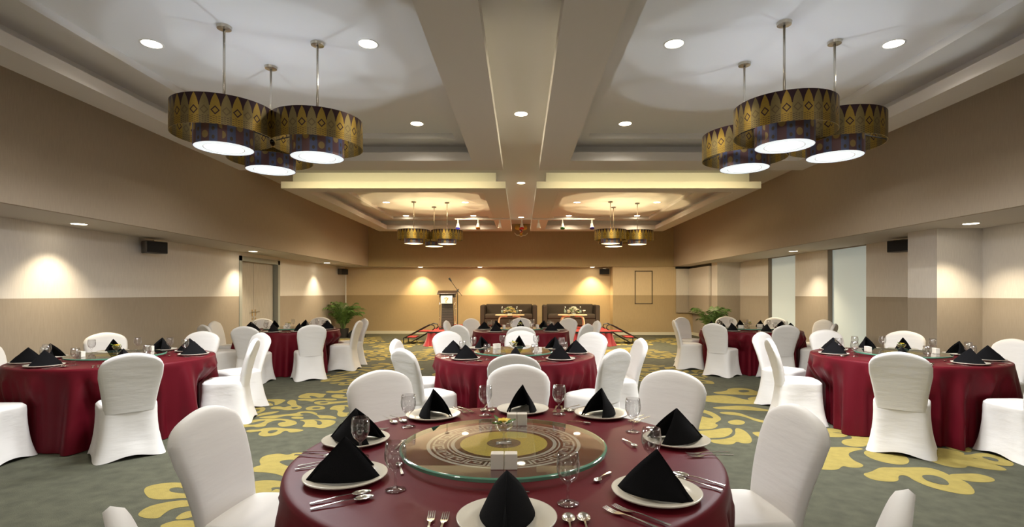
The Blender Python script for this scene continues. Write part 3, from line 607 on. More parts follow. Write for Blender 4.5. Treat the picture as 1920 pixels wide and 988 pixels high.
cd = MB().tube([(-6.2, 18.3, 2.1), (-6.2, 18.3, .75)], .022, 8)
tag(cd.build('conduit_pipe', M_WHITE), 'thin white vertical pipe below the corner speaker', 'pipe')
# ------------------------------------------------------------------ chairs
def make_chair():
    t = thing('banquet_chair', 'x', 'chair')
    def rr(th, hx, y0, y1, rc):
        """point on a rounded rectangle, th 0..1, starting at front middle"""
        cx, cy = 0, (y0 + y1) / 2; hy = (y1 - y0) / 2
        a = 2 * PI * th; c, s = math.sin(a), math.cos(a)
        e = 5.5
        r = (abs(c) ** e + abs(s) ** e) ** (-1 / e)
        return hx * r * c, cy + hy * r * s, abs(2 * c * s)      # last: 1 at corners
    mb = MB()
    levels = [(.475, .0), (.478, .72), (.474, .90), (.455, .985), (.42, 1.0), (.36, 1.005), (.28, 1.03), (.20, 1.07), (.12, 1.12), (.05, 1.18), (.0, 1.23)]
    def f(u, v):
        i = v * (len(levels) - 1); k = min(int(i), len(levels) - 2); fr = i - k
        z = levels[k][0] * (1 - fr) + levels[k + 1][0] * fr; s = levels[k][1] * (1 - fr) + levels[k + 1][1] * fr
        down = max(0, (.455 - z) / .455)
        x, y, cn = rr(u, .215, -.205, .225, .05)
        x *= s if z > .45 else 1 + (s - 1) * .8; y = .01 + (y - .01) * (s if z > .45 else 1 + (s - 1) * .75)
        cn2 = cn ** 3
        # stretch cloth draws in between the legs and is pulled out at the feet
        pull = 1 - .07 * math.sin(min(1, down * 1.05) * PI) ** 1.2 * (1 - cn2) * (1 if down > 0 else 0)
        px, py = x * pull, .01 + (y - .01) * pull
        if down > .0: px *= 1 + .07 * cn2 ** 2 * down ** 4; py = .01 + (py - .01) * (1 + .07 * cn2 ** 2 * down ** 4)
        if y < -.15 and down > 0: py -= .035 * down
        zz = z
        if z < .2: zz = z + (1 - cn2 ** .8) * .034 * ((.2 - z) / .2)
        return px, py, zz + (.008 * (1 - s * s) if z > .46 else 0)
    mb.grid(f, 80, 30, wrap=True)
    mb.build('seat_cover', M_COVER, t, smooth=True, doubles=True)
    # padded back with a crown top
    bb = MB()
    def back(u, v, side):
        U = 2 * u - 1
        zt = .945 - .098 * abs(U) ** 1.8 - .030 * abs(U) ** 9
        z = .40 + (zt - .40) * v
        wv = .186 + .046 * min(1, v / .80) ** 1.3
        x = wv * math.sin(U * PI / 2 * .999) ** 1 if False else wv * (U * (1.25 - .25 * U * U))
        edge = max(0, 1 - abs(U) ** 6) ** .5 * max(0, 1 - v ** 22) ** .5
        th = .028 + .006 * math.sin(v * PI)
        yc = -.185 - .115 * v ** 1.15 + .012 * U * U + .012 * math.sin(v * PI * 1.0)
        return x, yc + side * th * edge, z - (.012 * (1 - edge) * v)
    bb.grid(lambda u, v: back(u, v, 1), 20, 24); bb.grid(lambda u, v: back(u, v, -1), 20, 24)
    bb.build('backrest_cover', M_COVER, t, smooth=True, doubles=True)
    ft = MB()
    for sx in (-1, 1):
        for sy in (-1, 1):
            cx, cy = sx * .232, (.232 if sy > 0 else -.262)
            ft.lathe([(.001, 0.001), (.017, .001), (.017, .035), (.001, .035)], 10, cx, cy)
    ft.build('foot', M_COVER, t, smooth=True) if False else None
    return reg(t)
CH = make_chair(); ch_first = True
CHAIRS = []
def chair(x, y, tx, ty, label, group, root=None, turn=0):
    """x, y: top of the backrest; faces (tx, ty)"""
    global ch_first
    o = CH if ch_first else copy_tree(CH); ch_first = False
    if root is None:
        d = Vector((tx - x, ty - y)).normalized()
        ang = math.atan2(-d.x, d.y) + turn; turn = 0
        rx, ry = x - math.sin(ang) * .29, y + math.cos(ang) * .29
    else: rx, ry, ang = root
    ang += turn
    o.location = (rx, ry, 0); o.rotation_euler = (0, 0, ang)
    tag(o, label, 'chair', group)
    CHAIRS.append((rx, ry, ang))

# ------------------------------------------------------------------ table-top things, one prototype each
def p_plate():
    mb = MB().lathe([(.001, .004), (.085, .004), (.10, .008), (.148, .022), (.152, .021), (.150, .016), (.105, .001), (.08, 0), (.001, 0)], 56)
    return mb.build('dinner_plate', M_PLATE, None, smooth=True)
def p_napkin():
    """tent of stiff cloth: ridge from the apex down to the diner's tip, two side panels, a folded inner layer"""
    mb = MB()
    A = Vector((0, 0, .150)); T = Vector((0, -.135, .004))
    def panel(sgn, k, inset):
        L = Vector((sgn * .068, .118 - inset, .004))
        def f(u, v):
            rp = A.lerp(T, u) + Vector((0, 0, .004 * math.sin(u * PI)))
            bp = L.lerp(T, u) + Vector((sgn * .046 * math.sin(u * PI) ** .9, 0, 0))
            p = rp.lerp(bp, v)
            p += Vector((sgn * .012 * math.sin(v * PI) * (1 - u * .6), 0, .004 * math.sin(v * PI)))
            p.x -= sgn * k * .010 * (1 if v > 0 else 0); p.y -= k * .004
            return p
        mb.grid(f, 10, 10)
    for s in (-1, 1):
        panel(s, 0, 0); panel(s, 1, .012)
    o = mb.build('folded_napkin', M_NAPKIN, None, smooth=True, sharp=35, doubles=True)
    m = o.modifiers.new('solid', 'SOLIDIFY'); m.thickness = .003
    return o
def p_glass():
    pr = [(.001, .003), (.033, .003), (.034, .001), (.036, .004), (.010, .009), (.0048, .02), (.0048, .062), (.012, .070), (.028, .085), (.037, .108), (.0385, .130), (.034, .168), (.033, .168), (.0372, .130), (.0355, .108), (.027, .087), (.001, .073)]
    return MB().lathe(pr, 32).build('water_goblet', M_GLASS, None, smooth=True)
def strip(mb, pts, z=None, th=.0022):
    """pts: (x, y, halfwidth, z)"""
    b = len(mb.v)
    for x, y, h, zz in pts: mb.v += [(x - h, y, zz), (x + h, y, zz), (x + h, y, zz + th), (x - h, y, zz + th)]
    for i in range(len(pts) - 1):
        q = b + 4 * i
        for a, c in ((0, 1), (1, 2), (2, 3), (3, 0)): mb.face([q + a, q + c, q + 4 + c, q + 4 + a])
    mb.face([b, b + 3, b + 2, b + 1]); q = b + 4 * (len(pts) - 1); mb.face([q, q + 1, q + 2, q + 3])
def p_fork(name, L=.20):
    mb = MB(); k = L / .20
    strip(mb, [(0, -.10 * k, .0055, .003), (0, -.06 * k, .0048, .005), (0, 0, .0032, .008), (0, .025 * k, .003, .007), (0, .045 * k, .0105, .004), (0, .057 * k, .0118, .003)])
    for q in (-.0095, -.0032, .0032, .0095):
        strip(mb, [(q, .056 * k, .0021, .003), (q, .08 * k, .0018, .005), (q, .10 * k, .0008, .009)], th=.0018)
    return mb.build(name, M_STEEL, None, smooth=False)
def p_spoon(name, L=.20):
    mb = MB(); k = L / .20
    strip(mb, [(0, -.10 * k, .0055, .003), (0, -.06 * k, .0048, .005), (0, 0, .0030, .009), (0, .030 * k, .0028, .008), (0, .045 * k, .004, .006)])
    def f(u, v):
        a = 2 * PI * u; r = v
        e = 1 + .18 * math.cos(a)
        return .0205 * k * r * math.sin(a) * (1 - .10 * math.cos(a)), .067 * k + .033 * k * r * math.cos(a), .0015 + .0075 * r * r
    mb.grid(f, 24, 6, wrap=True)
    o = mb.build(name, M_STEEL, None, smooth=True, sharp=40)
    m = o.modifiers.new('solid', 'SOLIDIFY'); m.thickness = .0012
    return o
def p_block():
    return MB().box(-.024, .024, -.02, .02, 0, .058).build('ceramic_block', M_BLOCK, None, bevel=.003)
def p_turn():
    t = thing('glass_turntable', 'x', 'turntable')
    R = .445
    MB().lathe([(.001, 0), (.14, 0), (.14, .008), (.05, .012), (.05, .0200), (.001, .0200)], 40).build('swivel_base', M_STEEL, t, smooth=True, sharp=35)
    MB().lathe([(.001, .039), (R - .006, .039)], 96).build('glass_top', M_TOPGLASS, t)
    MB().lathe([(R - .006, .0392), (R, .035), (R, .024), (R - .006, .0205), (R - .012, .0205), (R - .012, .0385)], 96, closed=True).build('rim', M_EDGE, t, smooth=True, sharp=50)
    g = MB()
    def rg(a, b): g.lathe([(a, .0365), (b, .0365)], 96)
    rg(.318, .333); rg(.239, .246); rg(.214, .230)
    # Greek key: each cell drawn on a polar grid
    N = 20; r0, r1 = .258, .308; W = .0088
    def arc(ra, rb, t0, t1):
        b = len(g.v); m = 4
        for i in range(m + 1):
            a = t0 + (t1 - t0) * i / m
            g.v += [(ra * math.cos(a), ra * math.sin(a), .0365), (rb * math.cos(a), rb * math.sin(a), .0365)]
        for i in range(m): g.face([b + 2 * i, b + 2 * i + 1, b + 2 * i + 3, b + 2 * i + 2])
    for k in range(N):
        c = 2 * PI / N; a0 = k * c; da = W / .283
        p = lambda f: a0 + c * f
        rm = (r0 + r1) / 2
        arc(r1 - W, r1, p(.04), p(.96)); arc(r0, r1, p(.04), p(.04) + da); arc(r0, r0 + W, p(.04), p(.72))
        arc(r0, rm + .004, p(.72) - da, p(.72)); arc(rm - .002, rm + .004, p(.36), p(.72)); arc(r0 + .012, rm + .004, p(.36), p(.36) + da)
        arc(r0, r1, p(.96) - da, p(.96))
    g.build('greek_key_band', M_FROST, t)
    MB().lathe([(.001, .0365), (.190, .0365)], 64).build('gold_disc', M_GOLD, t)
    hb = MB()
    for k in range(24):
        a = 2 * PI * k / 24; b2 = a + 2 * PI / 24 * .55; b = len(hb.v)
        hb.v += [(.02 * math.cos(a), .02 * math.sin(a), .0372), (.072 * math.cos(a), .072 * math.sin(a), .0372), (.072 * math.cos(b2), .072 * math.sin(b2), .0372), (.02 * math.cos(b2), .02 * math.sin(b2), .0372)]
        hb.face([b, b + 1, b + 2, b + 3])
    hub = MB().lathe([(.001, .0369), (.074, .0369)], 48).build('hub_disc', M_STEEL, t)
    hb.build('hub_rays', mat('dark rays', (.06, .06, .05), .3), hub)
    return reg(t)
def p_flower():
    t = thing('flower_coupe', 'x', 'flower glass')
    MB().lathe([(.001, .001), (.034, .001), (.034, .003), (.006, .008), (.0045, .03), (.006, .042), (.03, .056), (.042, .075), (.043, .088), (.041, .088), (.040, .076), (.028, .059), (.001, .048)], 32).build('coupe_glass', M_GLASS, t, smooth=True)
    f = MB()
    for k in range(5):
        a = 2 * PI * k / 5 + .3
        def pf(u, v, a=a):
            w_ = .013 * math.sin(PI * min(1, v * 1.02) ** .8) + .002; r = .002 + .030 * v
            x, y = r, (u - .5) * 2 * w_
            return x * math.cos(a) - y * math.sin(a), x * math.sin(a) + y * math.cos(a), .086 + .022 * v - .012 * v * v * v + .004 * (2 * u - 1) ** 2
        f.grid(pf, 4, 6)
    f.build('blossom', M_PETAL, t, smooth=True)
    l = MB()
    for a, z in ((2.7, .10), (.5, .088), (3.7, .083)):
        def lf(u, v, a=a, z=z):
            w_ = .011 * math.sin(PI * v) + .0005; r = .010 + .045 * v; x, y = r, (u - .5) * 2 * w_
            return x * math.cos(a) - y * math.sin(a), x * math.sin(a) + y * math.cos(a), .078 + (z - .075) * v * 1.2 + .006 * abs(2 * u - 1)
        l.grid(lf, 2, 8)
    l.build('leaf', M_LEAF, t, smooth=True)
    w_ = MB()
    for a in (1.5, 4.6):
        def wf(u, v, a=a):
            q = .012 * math.sin(PI * v) + .0005; r = .006 + .03 * v; x, y = r, (u - .5) * 2 * q
            return x * math.cos(a) - y * math.sin(a), x * math.sin(a) + y * math.cos(a), .080 + .012 * v
        w_.grid(wf, 2, 6)
    w_.build('white_petals', M_PETALW, t, smooth=True)
    return reg(t)
PLATE, NAPKIN, GLASS = p_plate(), p_napkin(), p_glass()
FORK, SPOON, TEASPOON, BLOCK, TURN, FLOWER = p_fork('fork'), p_spoon('spoon'), p_spoon('teaspoon', .135), p_block(), p_turn(), p_flower()
seen = set()
def put(P, x, y, z, rz, label, cat, group):
    o = P if P.name not in seen else copy_tree(P); seen.add(P.name)
    o.location = (x, y, z); o.rotation_euler = (0, 0, rz); tag(o, label, cat, group); return o
ZT = .76
def setting(cx, cy, px, py, where, tname, jig=0.0):
    """one place: plate at px, py; the diner sits outward of it"""
    inn = Vector((cx - px, cy - py)).normalized(); rt = Vector((inn.y, -inn.x)); ang = math.atan2(-inn.x, inn.y)
    P = Vector((px, py)); at = lambda u, v: P + rt * u + inn * v
    w_ = '%s place of the %s' % (where, tname)
    put(PLATE, px, py, ZT, 0, 'cream dinner plate at the ' + w_, 'plate', 'plates on the ' + tname)
    put(NAPKIN, *at(0, .0), ZT + .008, ang + jig, 'black tent-folded napkin at the ' + w_, 'napkin', 'napkins on the ' + tname)
    put(GLASS, *at(.20, .13), ZT, 0, 'clear stemmed goblet at the ' + w_, 'glass', 'goblets on the ' + tname)
    for k, (u, nm) in enumerate(((-.19, 'inner'), (-.228, 'outer'))):
        q = at(u, -.045 + random.uniform(-.01, .01))
        put(FORK, q.x, q.y, ZT + .0005, ang + random.uniform(-.06, .06), '%s steel fork at the %s' % (nm, w_), 'fork', 'forks on the ' + tname)
    for k, (u, nm) in enumerate(((.185, 'inner'), (.232, 'outer'))):
        q = at(u, -.05 + random.uniform(-.01, .01))
        put(SPOON, q.x, q.y, ZT + .0005, ang + random.uniform(-.06, .06), '%s steel spoon at the %s' % (nm, w_), 'spoon', 'spoons on the ' + tname)
    q = at(.01, .225)
    if (Vector((cx, cy)) - q).length < .46: q = Vector((cx, cy)) - inn * .475
    put(TEASPOON, q.x, q.y, ZT + .0005, ang + PI / 2 + random.uniform(-.2, .2), 'small teaspoon lying crosswise at the ' + w_, 'teaspoon', 'teaspoons on the ' + tname)

def tablecloth(cx, cy, label, seed, chairs, R=.9):
    rnd = random.Random(seed); ks = [(rnd.choice((11, 13, 17, 19, 23, 27, 31, 37)), rnd.uniform(0, 6.28), rnd.uniform(.4, 1)) for _ in range(6)]
    tot = sum(k[2] for k in ks)
    def fold(a):
        s_ = sum(w_ * math.sin(k * a + p) for k, p, w_ in ks) / tot
        return math.copysign(abs(s_) ** .75, s_)
    lim = []
    for (rx, ry, ang) in chairs:
        dx, dy = rx - cx, ry - cy; d = math.hypot(dx, dy)
        if d < 1.6: lim.append((math.atan2(dy, dx), d - .30))
    mb = MB()
    prof = [(0, 0), (.3, 0), (.6, 0), (.85, 0), (.965, 0), (.985, -.002), (.996, -.008), (1.0, -.020), (1.003, -.045)]
    M = 26
    def f(u, v):
        a = 2 * PI * u; i = v * (len(prof) + M - 1)
        k = int(round(i))
        if k < len(prof): r, z = prof[k][0] * R, ZT + prof[k][1]
        else:
            t = (k - len(prof) + 1) / M; z = (ZT - .045) * (1 - t) + .008 * t
            r = R * 1.003 + .050 * t + .150 * fold(a + .04 * t * math.sin(3 * a)) * min(1, t * 1.25) ** .8
            for (la, ld) in lim:
                da = (a - la + PI) % (2 * PI) - PI
                if abs(da) < .9:
                    side = abs(math.sin(da)) * ld
                    allow = ld / max(.3, math.cos(da)) + max(0, side - .25) * 1.6
                    k2 = min(1, max(0, (t - .12) / .28))
                    if r > allow and t > .1: r = r * (1 - k2) + allow * k2 + .012 * fold(a * 2)
        return cx * 0 + r * math.cos(a), r * math.sin(a), z
    mb.grid(f, 300, len(prof) + M - 1, wrap=True)
    o = mb.build('tablecloth', M_CLOTH, None, smooth=True, loc=(cx, cy, 0), doubles=True)
    tag(o, label, 'tablecloth', 'burgundy tablecloths')

TABLES = [
 ('front table', (-.06, 2.26), 'burgundy floor-length cloth on the round front table nearest the camera',
  [('left', -1.44, 2.36), ('far left', -.95, 3.49), ('far', -.02, 3.78), ('far right', 1.02, 3.49), ('right', 1.28, 2.40), ('near left', -.955, 1.225, -.13), ('near right', .985, 1.335, .05)],
  [('near left', -.652, 1.923), ('left', -.765, 2.40), ('far left', -.49, 2.89), ('far', .01, 3.03), ('far right', .454, 2.92), ('right', .72, 2.40), ('near right', .463, 1.77), ('near', -.043, 1.56)]),
 ('middle centre table', (-.07, 5.88), 'burgundy cloth on the middle table of the centre row, behind the front table',
  [('near', -.06, 4.43), ('near left', -1.12, 4.90), ('left', -1.43, 5.9), ('far left', -1.02, 7.12), ('far', 0, 7.24), ('far right', .97, 6.95), ('right', 1.39, 6.0), ('near right', .90, 4.85)], None),
 ('rear centre table', (0, 9.74), 'burgundy cloth on the rear table of the centre row, right before the stage',
  [('near', 0, 8.16), ('near left', -1.03, 8.57), ('left', -1.43, 9.9), ('far left', -1.04, 10.75), ('far', 0, 11.0), ('far right', 1.0, 10.9), ('right', 1.46, 9.9), ('near right', 1.13, 8.86)], None),
 ('near left table', (-4.32, 5.55), 'burgundy cloth on the near left table, cut by the picture edge',
  [('near right', -3.39, 4.51), ('near', None, (-4.6, 4.42, .0)), ('right', -3.07, 5.98), ('far right', -3.44, 6.85), ('far', -4.37, 7.1), ('far left', -5.5, 6.85), ('left', -5.75, 5.5)], None),
 ('far left table', (-4.4, 9.84), 'burgundy cloth on the far left table in front of the double door',
  [('near', -4.38, 8.2), ('near right', -3.46, 8.57), ('right', -3.1, 9.9), ('far right', -3.25, 10.75), ('far', -4.38, 11.3), ('far left', -5.35, 10.7), ('left', -5.75, 9.7), ('near left', -5.28, 8.6)], None),
 ('near right table', (4.22, 5.72), 'burgundy cloth on the near right table, beside the pale windows',
  [('near left', 3.36, 4.59), ('near', None, (4.47, 4.60, .04)), ('left', 2.87, 5.98), ('far left', 3.24, 6.97), ('far', 4.36, 7.4), ('far right', 5.30, 7.15), ('right', 5.62, 5.9)], None),
 ('far right table', (4.36, 9.84), 'burgundy cloth on the far right table before the green palm',
  [('near', 4.36, 8.5), ('near left', 3.36, 9.0), ('left', 2.99, 10.1), ('far left', 3.5, 11.3), ('far', 4.6, 11.6), ('far right', 5.5, 11.2), ('right', 6.0, 10.25), ('near right', 5.4, 8.9)], None),
]
OPP = ['near', 'near left', 'left', 'far left', 'far', 'far right', 'right', 'near right']
for ti, (tn, (cx, cy), clabel, chs, pls) in enumerate(TABLES):
    mine = []
    for cdef in chs:
        nm = cdef[0]; lab = 'white-covered banquet chair on the %s side of the %s' % (nm, tn)
        if cdef[1] is None: chair(0, 0, 0, 0, lab, 'chairs round the ' + tn, root=cdef[2])
        else: chair(cdef[1], cdef[2], cx, cy, lab, 'chairs round the ' + tn, turn=cdef[3] if len(cdef) > 3 else random.uniform(-.06, .06))
        mine.append(CHAIRS[-1])
    tablecloth(cx, cy, clabel, 11 + ti, mine)
    if pls is None:
        pls = []
        for cdef, (rx, ry, _) in zip(chs, mine):
            a = math.atan2(ry - cy, rx - cx); pls.append((cdef[0], cx + .70 * math.cos(a), cy + .70 * math.sin(a)))
        if ti in (3, 5):     # the eighth place, whose chair stands outside the picture
            angs = sorted(math.atan2(p[2] - cy, p[1] - cx) for p in pls)
            gaps = [((angs[(i + 1) % len(angs)] - angs[i]) % (2 * PI), angs[i]) for i in range(len(angs))]
            g, a0 = max(gaps); a = a0 + g / 2
            if g > 1.2: pls.append(('near left' if ti == 3 else 'near right', cx + .70 * math.cos(a), cy + .70 * math.sin(a)))
    for nm, px, py in pls: setting(cx, cy, px, py, nm, tn, random.uniform(-.12, .12))
    tx = cx - .015
    put(TURN, tx, cy, ZT, random.uniform(0, .2), 'round glass turntable with gold centre on the ' + tn, 'turntable', 'glass turntables')
    zt = ZT + .0395
    put(FLOWER, tx + .0, cy - .0, zt, random.uniform(-.3, .3) if ti == 0 else random.uniform(0, 6), 'glass coupe with yellow flower on the turntable of the ' + tn, 'flower glass', 'flower coupes')
    bl = [(.012 - .0252, -.335, 'left near'), (.012 + .0252, -.335, 'right near'), (.055 - .0252, .30, 'left far'), (.055 + .0252, .30, 'right far')]
    if ti: 
        ca, sa = math.cos(ti * .9), math.sin(ti * .9)
        bl = [(x * ca - y * sa, x * sa + y * ca, n_) for x, y, n_ in bl]
    for x, y, n_ in bl:
        put(BLOCK, tx + x, cy + y, zt, 0 if ti == 0 else ti * .9, 'ivory ceramic block, %s one of four, on the %s' % (n_, tn), 'condiment block', 'ivory blocks on the turntables')

# ------------------------------------------------------------------ stage and what stands on it
SX0, SX1, SY0, SY1, SZ = -2.55, 2.50, 14.2, 17.6, .40
st = thing('stage', 'low stage with red carpet top and pleated burgundy skirt before end wall', 'stage', (0, 14.2, 0))
MB().box(SX0, SX1, 0, SY1 - SY0, SZ - .05, SZ).build('red_carpet_top', M_RED, st)
MB().box(SX0 - .01, SX1 + .01, -.012, 0, SZ - .05, SZ + .004).box(SX0 - .012, SX0, 0, 3.4, SZ - .05, SZ + .004).box(SX1, SX1 + .012, 0, 3.4, SZ - .05, SZ + .004).build('edge_trim', M_BLACK, st)
def skirt(u, v):
    per = [(SX0, 3.4), (SX0, 0), (SX1, 0), (SX1, 3.4)]
    L = [3.4, SX1 - SX0, 3.4]; s_ = u * sum(L)
    i = 0
    while i < 2 and s_ > L[i]: s_ -= L[i]; i += 1
    t = s_ / L[i]; a, b = per[i], per[i + 1]
    nx, ny = ((-1, 0), (0, -1), (1, 0))[i]
    off = .012 + .10 * v * v + (.012 + .03 * v) * math.sin(u * sum(L) * 2 * PI / .16)
    c_ = min(1, min(s_, L[i] - s_) / .2) if False else 1
    x, y = a[0] + (b[0] - a[0]) * t, a[1] + (b[1] - a[1]) * t
    if i != 1 : return x + nx * off, y + ny * off, (SZ - .045) * (1 - v) + .004
    return x + nx * off, y + ny * off, (SZ - .045) * (1 - v) + .004
MB().grid(skirt, 900, 8).build('pleated_skirt', mat('stage skirt satin', (.33, .012, .022), .4, Sheen_Weight=.3), st, smooth=True)

def sofa(x, label):
    t = thing('sofa', label, 'sofa', (x, 16.3, SZ), 0, 'dark sofas on the stage')
    W_ = .90
    MB().box(-W_ + .14, W_ - .14, .0, .62, .06, .24).build('base', M_SOFA, t, bevel=.02)
    MB().box(-W_ + .145, W_ - .145, -.02, .58, .24, .40).build('seat_cushion', M_SOFA, t, bevel=.05)
    MB().box(-W_ + .14, W_ - .14, .56, .78, .06, .70).build('backrest', M_SOFA, t, bevel=.04)
    for s in (-1, 1):
        MB().box(min(s * W_, s * (W_ - .14)), max(s * W_, s * (W_ - .14)), -.02, .78, .05, .68).build('armrest', M_SOFA, t, bevel=.04)
        for y in (.04, .72): MB().box(s * (W_ - .07) - .025, s * (W_ - .07) + .025, y - .025, y + .025, 0, .05).build('leg', M_BLACK, t)
sofa(-.39, 'dark brown two-seat sofa on the stage, left one nearer the lectern')
sofa(1.59, 'dark brown two-seat sofa on the stage, right one')
def coffee(x, label):
    t = thing('coffee_table', label, 'table', (x, 15.3, SZ), 0, 'coffee tables on the stage')
    MB().prism([(.43 * math.copysign(abs(math.cos(a)) ** .6, math.cos(a)), .27 * math.copysign(abs(math.sin(a)) ** .6, math.sin(a))) for a in [2 * PI * i / 40 for i in range(40)]], .40, .425).build('tabletop', M_BIRCH, t, bevel=.006)
    for y in (-.17, .17):
        for s in (-1, 1):
            p = [(s * .10, y, .388), (s * .22, y, .388), (s * .29, y, .37), (s * .325, y, .32), (s * .34, y, .22), (s * .35, y, .1), (s * .355, y, 0)]
            mb = MB(); b = 0
            for (a, c, z) in p: mb.v += [(a - s * .0, c - .035, z), (a - s * .0, c + .035, z)]
            for (a, c, z) in p: mb.v += [(a - s * .028, c - .035, z - .028 if z > .3 else z), (a - s * .028, c + .035, z - .028 if z > .3 else z)]
            n_ = len(p)
            for i in range(n_ - 1):
                q = 2 * i; r_ = 2 * n_ + 2 * i
                mb.face([q, q + 1, q + 3, q + 2]); mb.face([r_, r_ + 2, r_ + 3, r_ + 1]); mb.face([q, q + 2, r_ + 2, r_]); mb.face([q + 1, r_ + 1, r_ + 3, q + 3])
            mb.face([2 * n_ - 2, 2 * n_ - 1, 4 * n_ - 1, 4 * n_ - 2]); mb.face([0, 2 * n_, 2 * n_ + 1, 1])
            mb.build('leg', M_BIRCH, t)
coffee(-.33, 'birch coffee table with bent legs before the left sofa')
coffee(1.52, 'birch coffee table with bent legs before the right sofa')
M_WATER = glass('bottle plastic', (.85, .90, .90), .05, 1.4, .06)
def make_bottle():
    t = thing('water_bottle', 'x', 'bottle')
    MB().lathe([(.001, 0), (.031, .002), (.033, .02), (.033, .15), (.028, .175), (.013, .20), (.013, .215)], 20).build('bottle_body', M_WATER, t, smooth=True)
    MB().lathe([(.0335, .06), (.0335, .13)], 20).build('label_band', mat('bottle label', (.20, .26, .22), .5), t, smooth=True)
    MB().lathe([(.015, .212), (.015, .232), (.001, .233)], 16).build('cap', M_WHITE, t, smooth=True, sharp=40)
    return reg(t)
def make_cup():
    t = thing('covered_glass', 'x', 'glass')
    MB().lathe([(.001, .002), (.03, .002), (.03, .005), (.005, .01), (.005, .05), (.03, .075), (.036, .12)], 20).build('goblet', M_GLASS, t, smooth=True)
    MB().lathe([(.045, .112), (.046, .128), (.001, .130)], 20).build('paper_cover', M_WHITE, t, smooth=True, sharp=40)
    return reg(t)
BOT, CUP = make_bottle(), make_cup()
zc = SZ + .425
for x, l in ((-.56, 'left of the flowers on the left coffee table'), (-.12, 'right of the flowers on the left coffee table'), (1.31, 'leftmost on the right coffee table'), (1.54, 'behind the flowers on the right coffee table'), (1.76, 'right of the flowers on the right coffee table')):
    put(BOT, x, 15.36, zc, 0, 'small clear water bottle ' + l, 'bottle', 'water bottles on the stage')
for x, l in ((-.47, 'left of the flowers on the left coffee table'), (-.02, 'at the right end of the left coffee table'), (1.41, 'left of the flowers on the right coffee table'), (1.86, 'at the right end of the right coffee table')):
    put(CUP, x, 15.28, zc, 0, 'stemmed glass with white cover ' + l, 'glass', 'covered glasses on the stage')
def bouquet(x, label, yellow):
    t = thing('flower_arrangement', label, 'flowers', (x, 15.25, zc), 0, 'flower arrangements on the stage')
    MB().lathe([(.001, 0), (.05, 0), (.07, .03), (.065, .03), (.001, .02)], 20).build('bowl', M_WHITE, t, smooth=True)
    r = random.Random(int(x * 100)); a_ = MB(); b_ = MB(); c_ = MB()
    for i in range(80):
        an, el = r.uniform(0, 6.28), r.uniform(.05, 1.55); R_ = .13
        p = Vector((R_ * 1.25 * math.cos(an) * math.cos(el), R_ * math.sin(an) * math.cos(el), .04 + R_ * 1.35 * math.sin(el)))
        tgt = (a_, a_, b_ if yellow or i % 2 else a_, c_)[i % 4]
        s0 = len(tgt.v); q = r.uniform(.022, .036)
        for k in range(5):
            aa = 2 * PI * k / 5; n0 = len(tgt.v); d1 = Vector((math.cos(aa), math.sin(aa), .5)); d2 = Vector((math.cos(aa + .6), math.sin(aa + .6), .35)); d3 = Vector((math.cos(aa - .6), math.sin(aa - .6), .35))
            tgt.v += [tuple(p), tuple(p + d3 * q), tuple(p + d1 * q * 1.5), tuple(p + d2 * q)]; tgt.face([n0, n0 + 1, n0 + 2, n0 + 3])
    a_.build('white_blossoms', M_PETALW, t); b_.build('yellow_blossoms', M_PETAL, t); c_.build('foliage', M_LEAF, t)
bouquet(-.33, 'white and yellow flower arrangement on the left coffee table', True)
bouquet(1.55, 'white and green flower arrangement on the right coffee table', False)

# lectern
le = thing('lectern', 'dark slatted lectern with white sign and clear side posts on the stage', 'lectern', (-2.14, 15.0, SZ))
mb = MB(); mb.v += [(-.18, 0, .05), (.18, 0, .05), (.16, 0, .92), (-.16, 0, .92), (-.18, .12, .05), (.18, .12, .05), (.16, .12, .92), (-.16, .12, .92)]
for q in ((0, 1, 2, 3), (7, 6, 5, 4), (0, 4, 5, 1), (1, 5, 6, 2), (2, 6, 7, 3), (3, 7, 4, 0)): mb.face(list(q))
mb.build('front_panel', M_GREYBOX, le)
sl = MB()
for k in range(17): sl.box(-.175 + .001 * k, .175 - .001 * k, -.012, 0, .08 + k * .047, .105 + k * .047)
sl.build('slats', mat('slat edge', (.07, .062, .055), .4), le)
for s in (-1, 1):
    MB().tube([(s * .225, .03, 0), (s * .215, .03, .98)], .018, 12).build('side_post', glass('acrylic post', (.9, .92, .9), .05, 1.5, .25), le, smooth=True)
MB().prism([(-.28, -.12), (.28, -.12), (.30, .28), (-.30, .28)], .0, .035).xf(Matrix.Translation((0, 0, 1.04)) @ Matrix.Rotation(.22, 4, 'X')).build('reading_top', mat('dark lectern top', (.03, .02, .015), .25), le, bevel=.006)
MB().box(-.22, .22, -.06, .2, .93, 1.02).build('shelf_box', M_GREYBOX, le)
MB().box(-.24, .24, .0, .22, 0, .05).build('base', M_GREYBOX, le)
sg = MB().box(-.165, .165, -.135, -.125, .76, .985).build('sign', mat('sign card', (.50, .48, .45), .6), le)
cr = MB().tube([(-.07, -.137, .91), (0, -.137, .935), (.03, -.137, .91), (.0, -.137, .86), (-.03, -.137, .81), (.0, -.137, .79)], .009, 6)
cr.tube([(-.02, -.137, .90), (-.025, -.137, .85)], .005, 6).tube([(.02, -.137, .87), (.06, -.137, .93)], .004, 6)
cr.build('orange_mark', M_ORANGE, sg)
MB().box(-.10, .10, -.138, -.135, .872, .878).box(-.07, .07, -.138, -.135, .855, .860).build('grey_lines', M_FROST, sg)
ms = thing('microphone_stand', 'black boom microphone stand behind the right side of the lectern', 'microphone stand', (-1.86, 15.15, SZ))
MB().tube([(0, 0, .02), (0, 0, 1.12)], .011, 8).build('pole', M_BLACKMET, ms)
for k in range(3):
    a = 2 * PI * k / 3 + .5; MB().tube([(0, 0, .10), (.22 * math.cos(a), .22 * math.sin(a), .01)], .009, 6).build('foot', M_BLACKMET, ms)
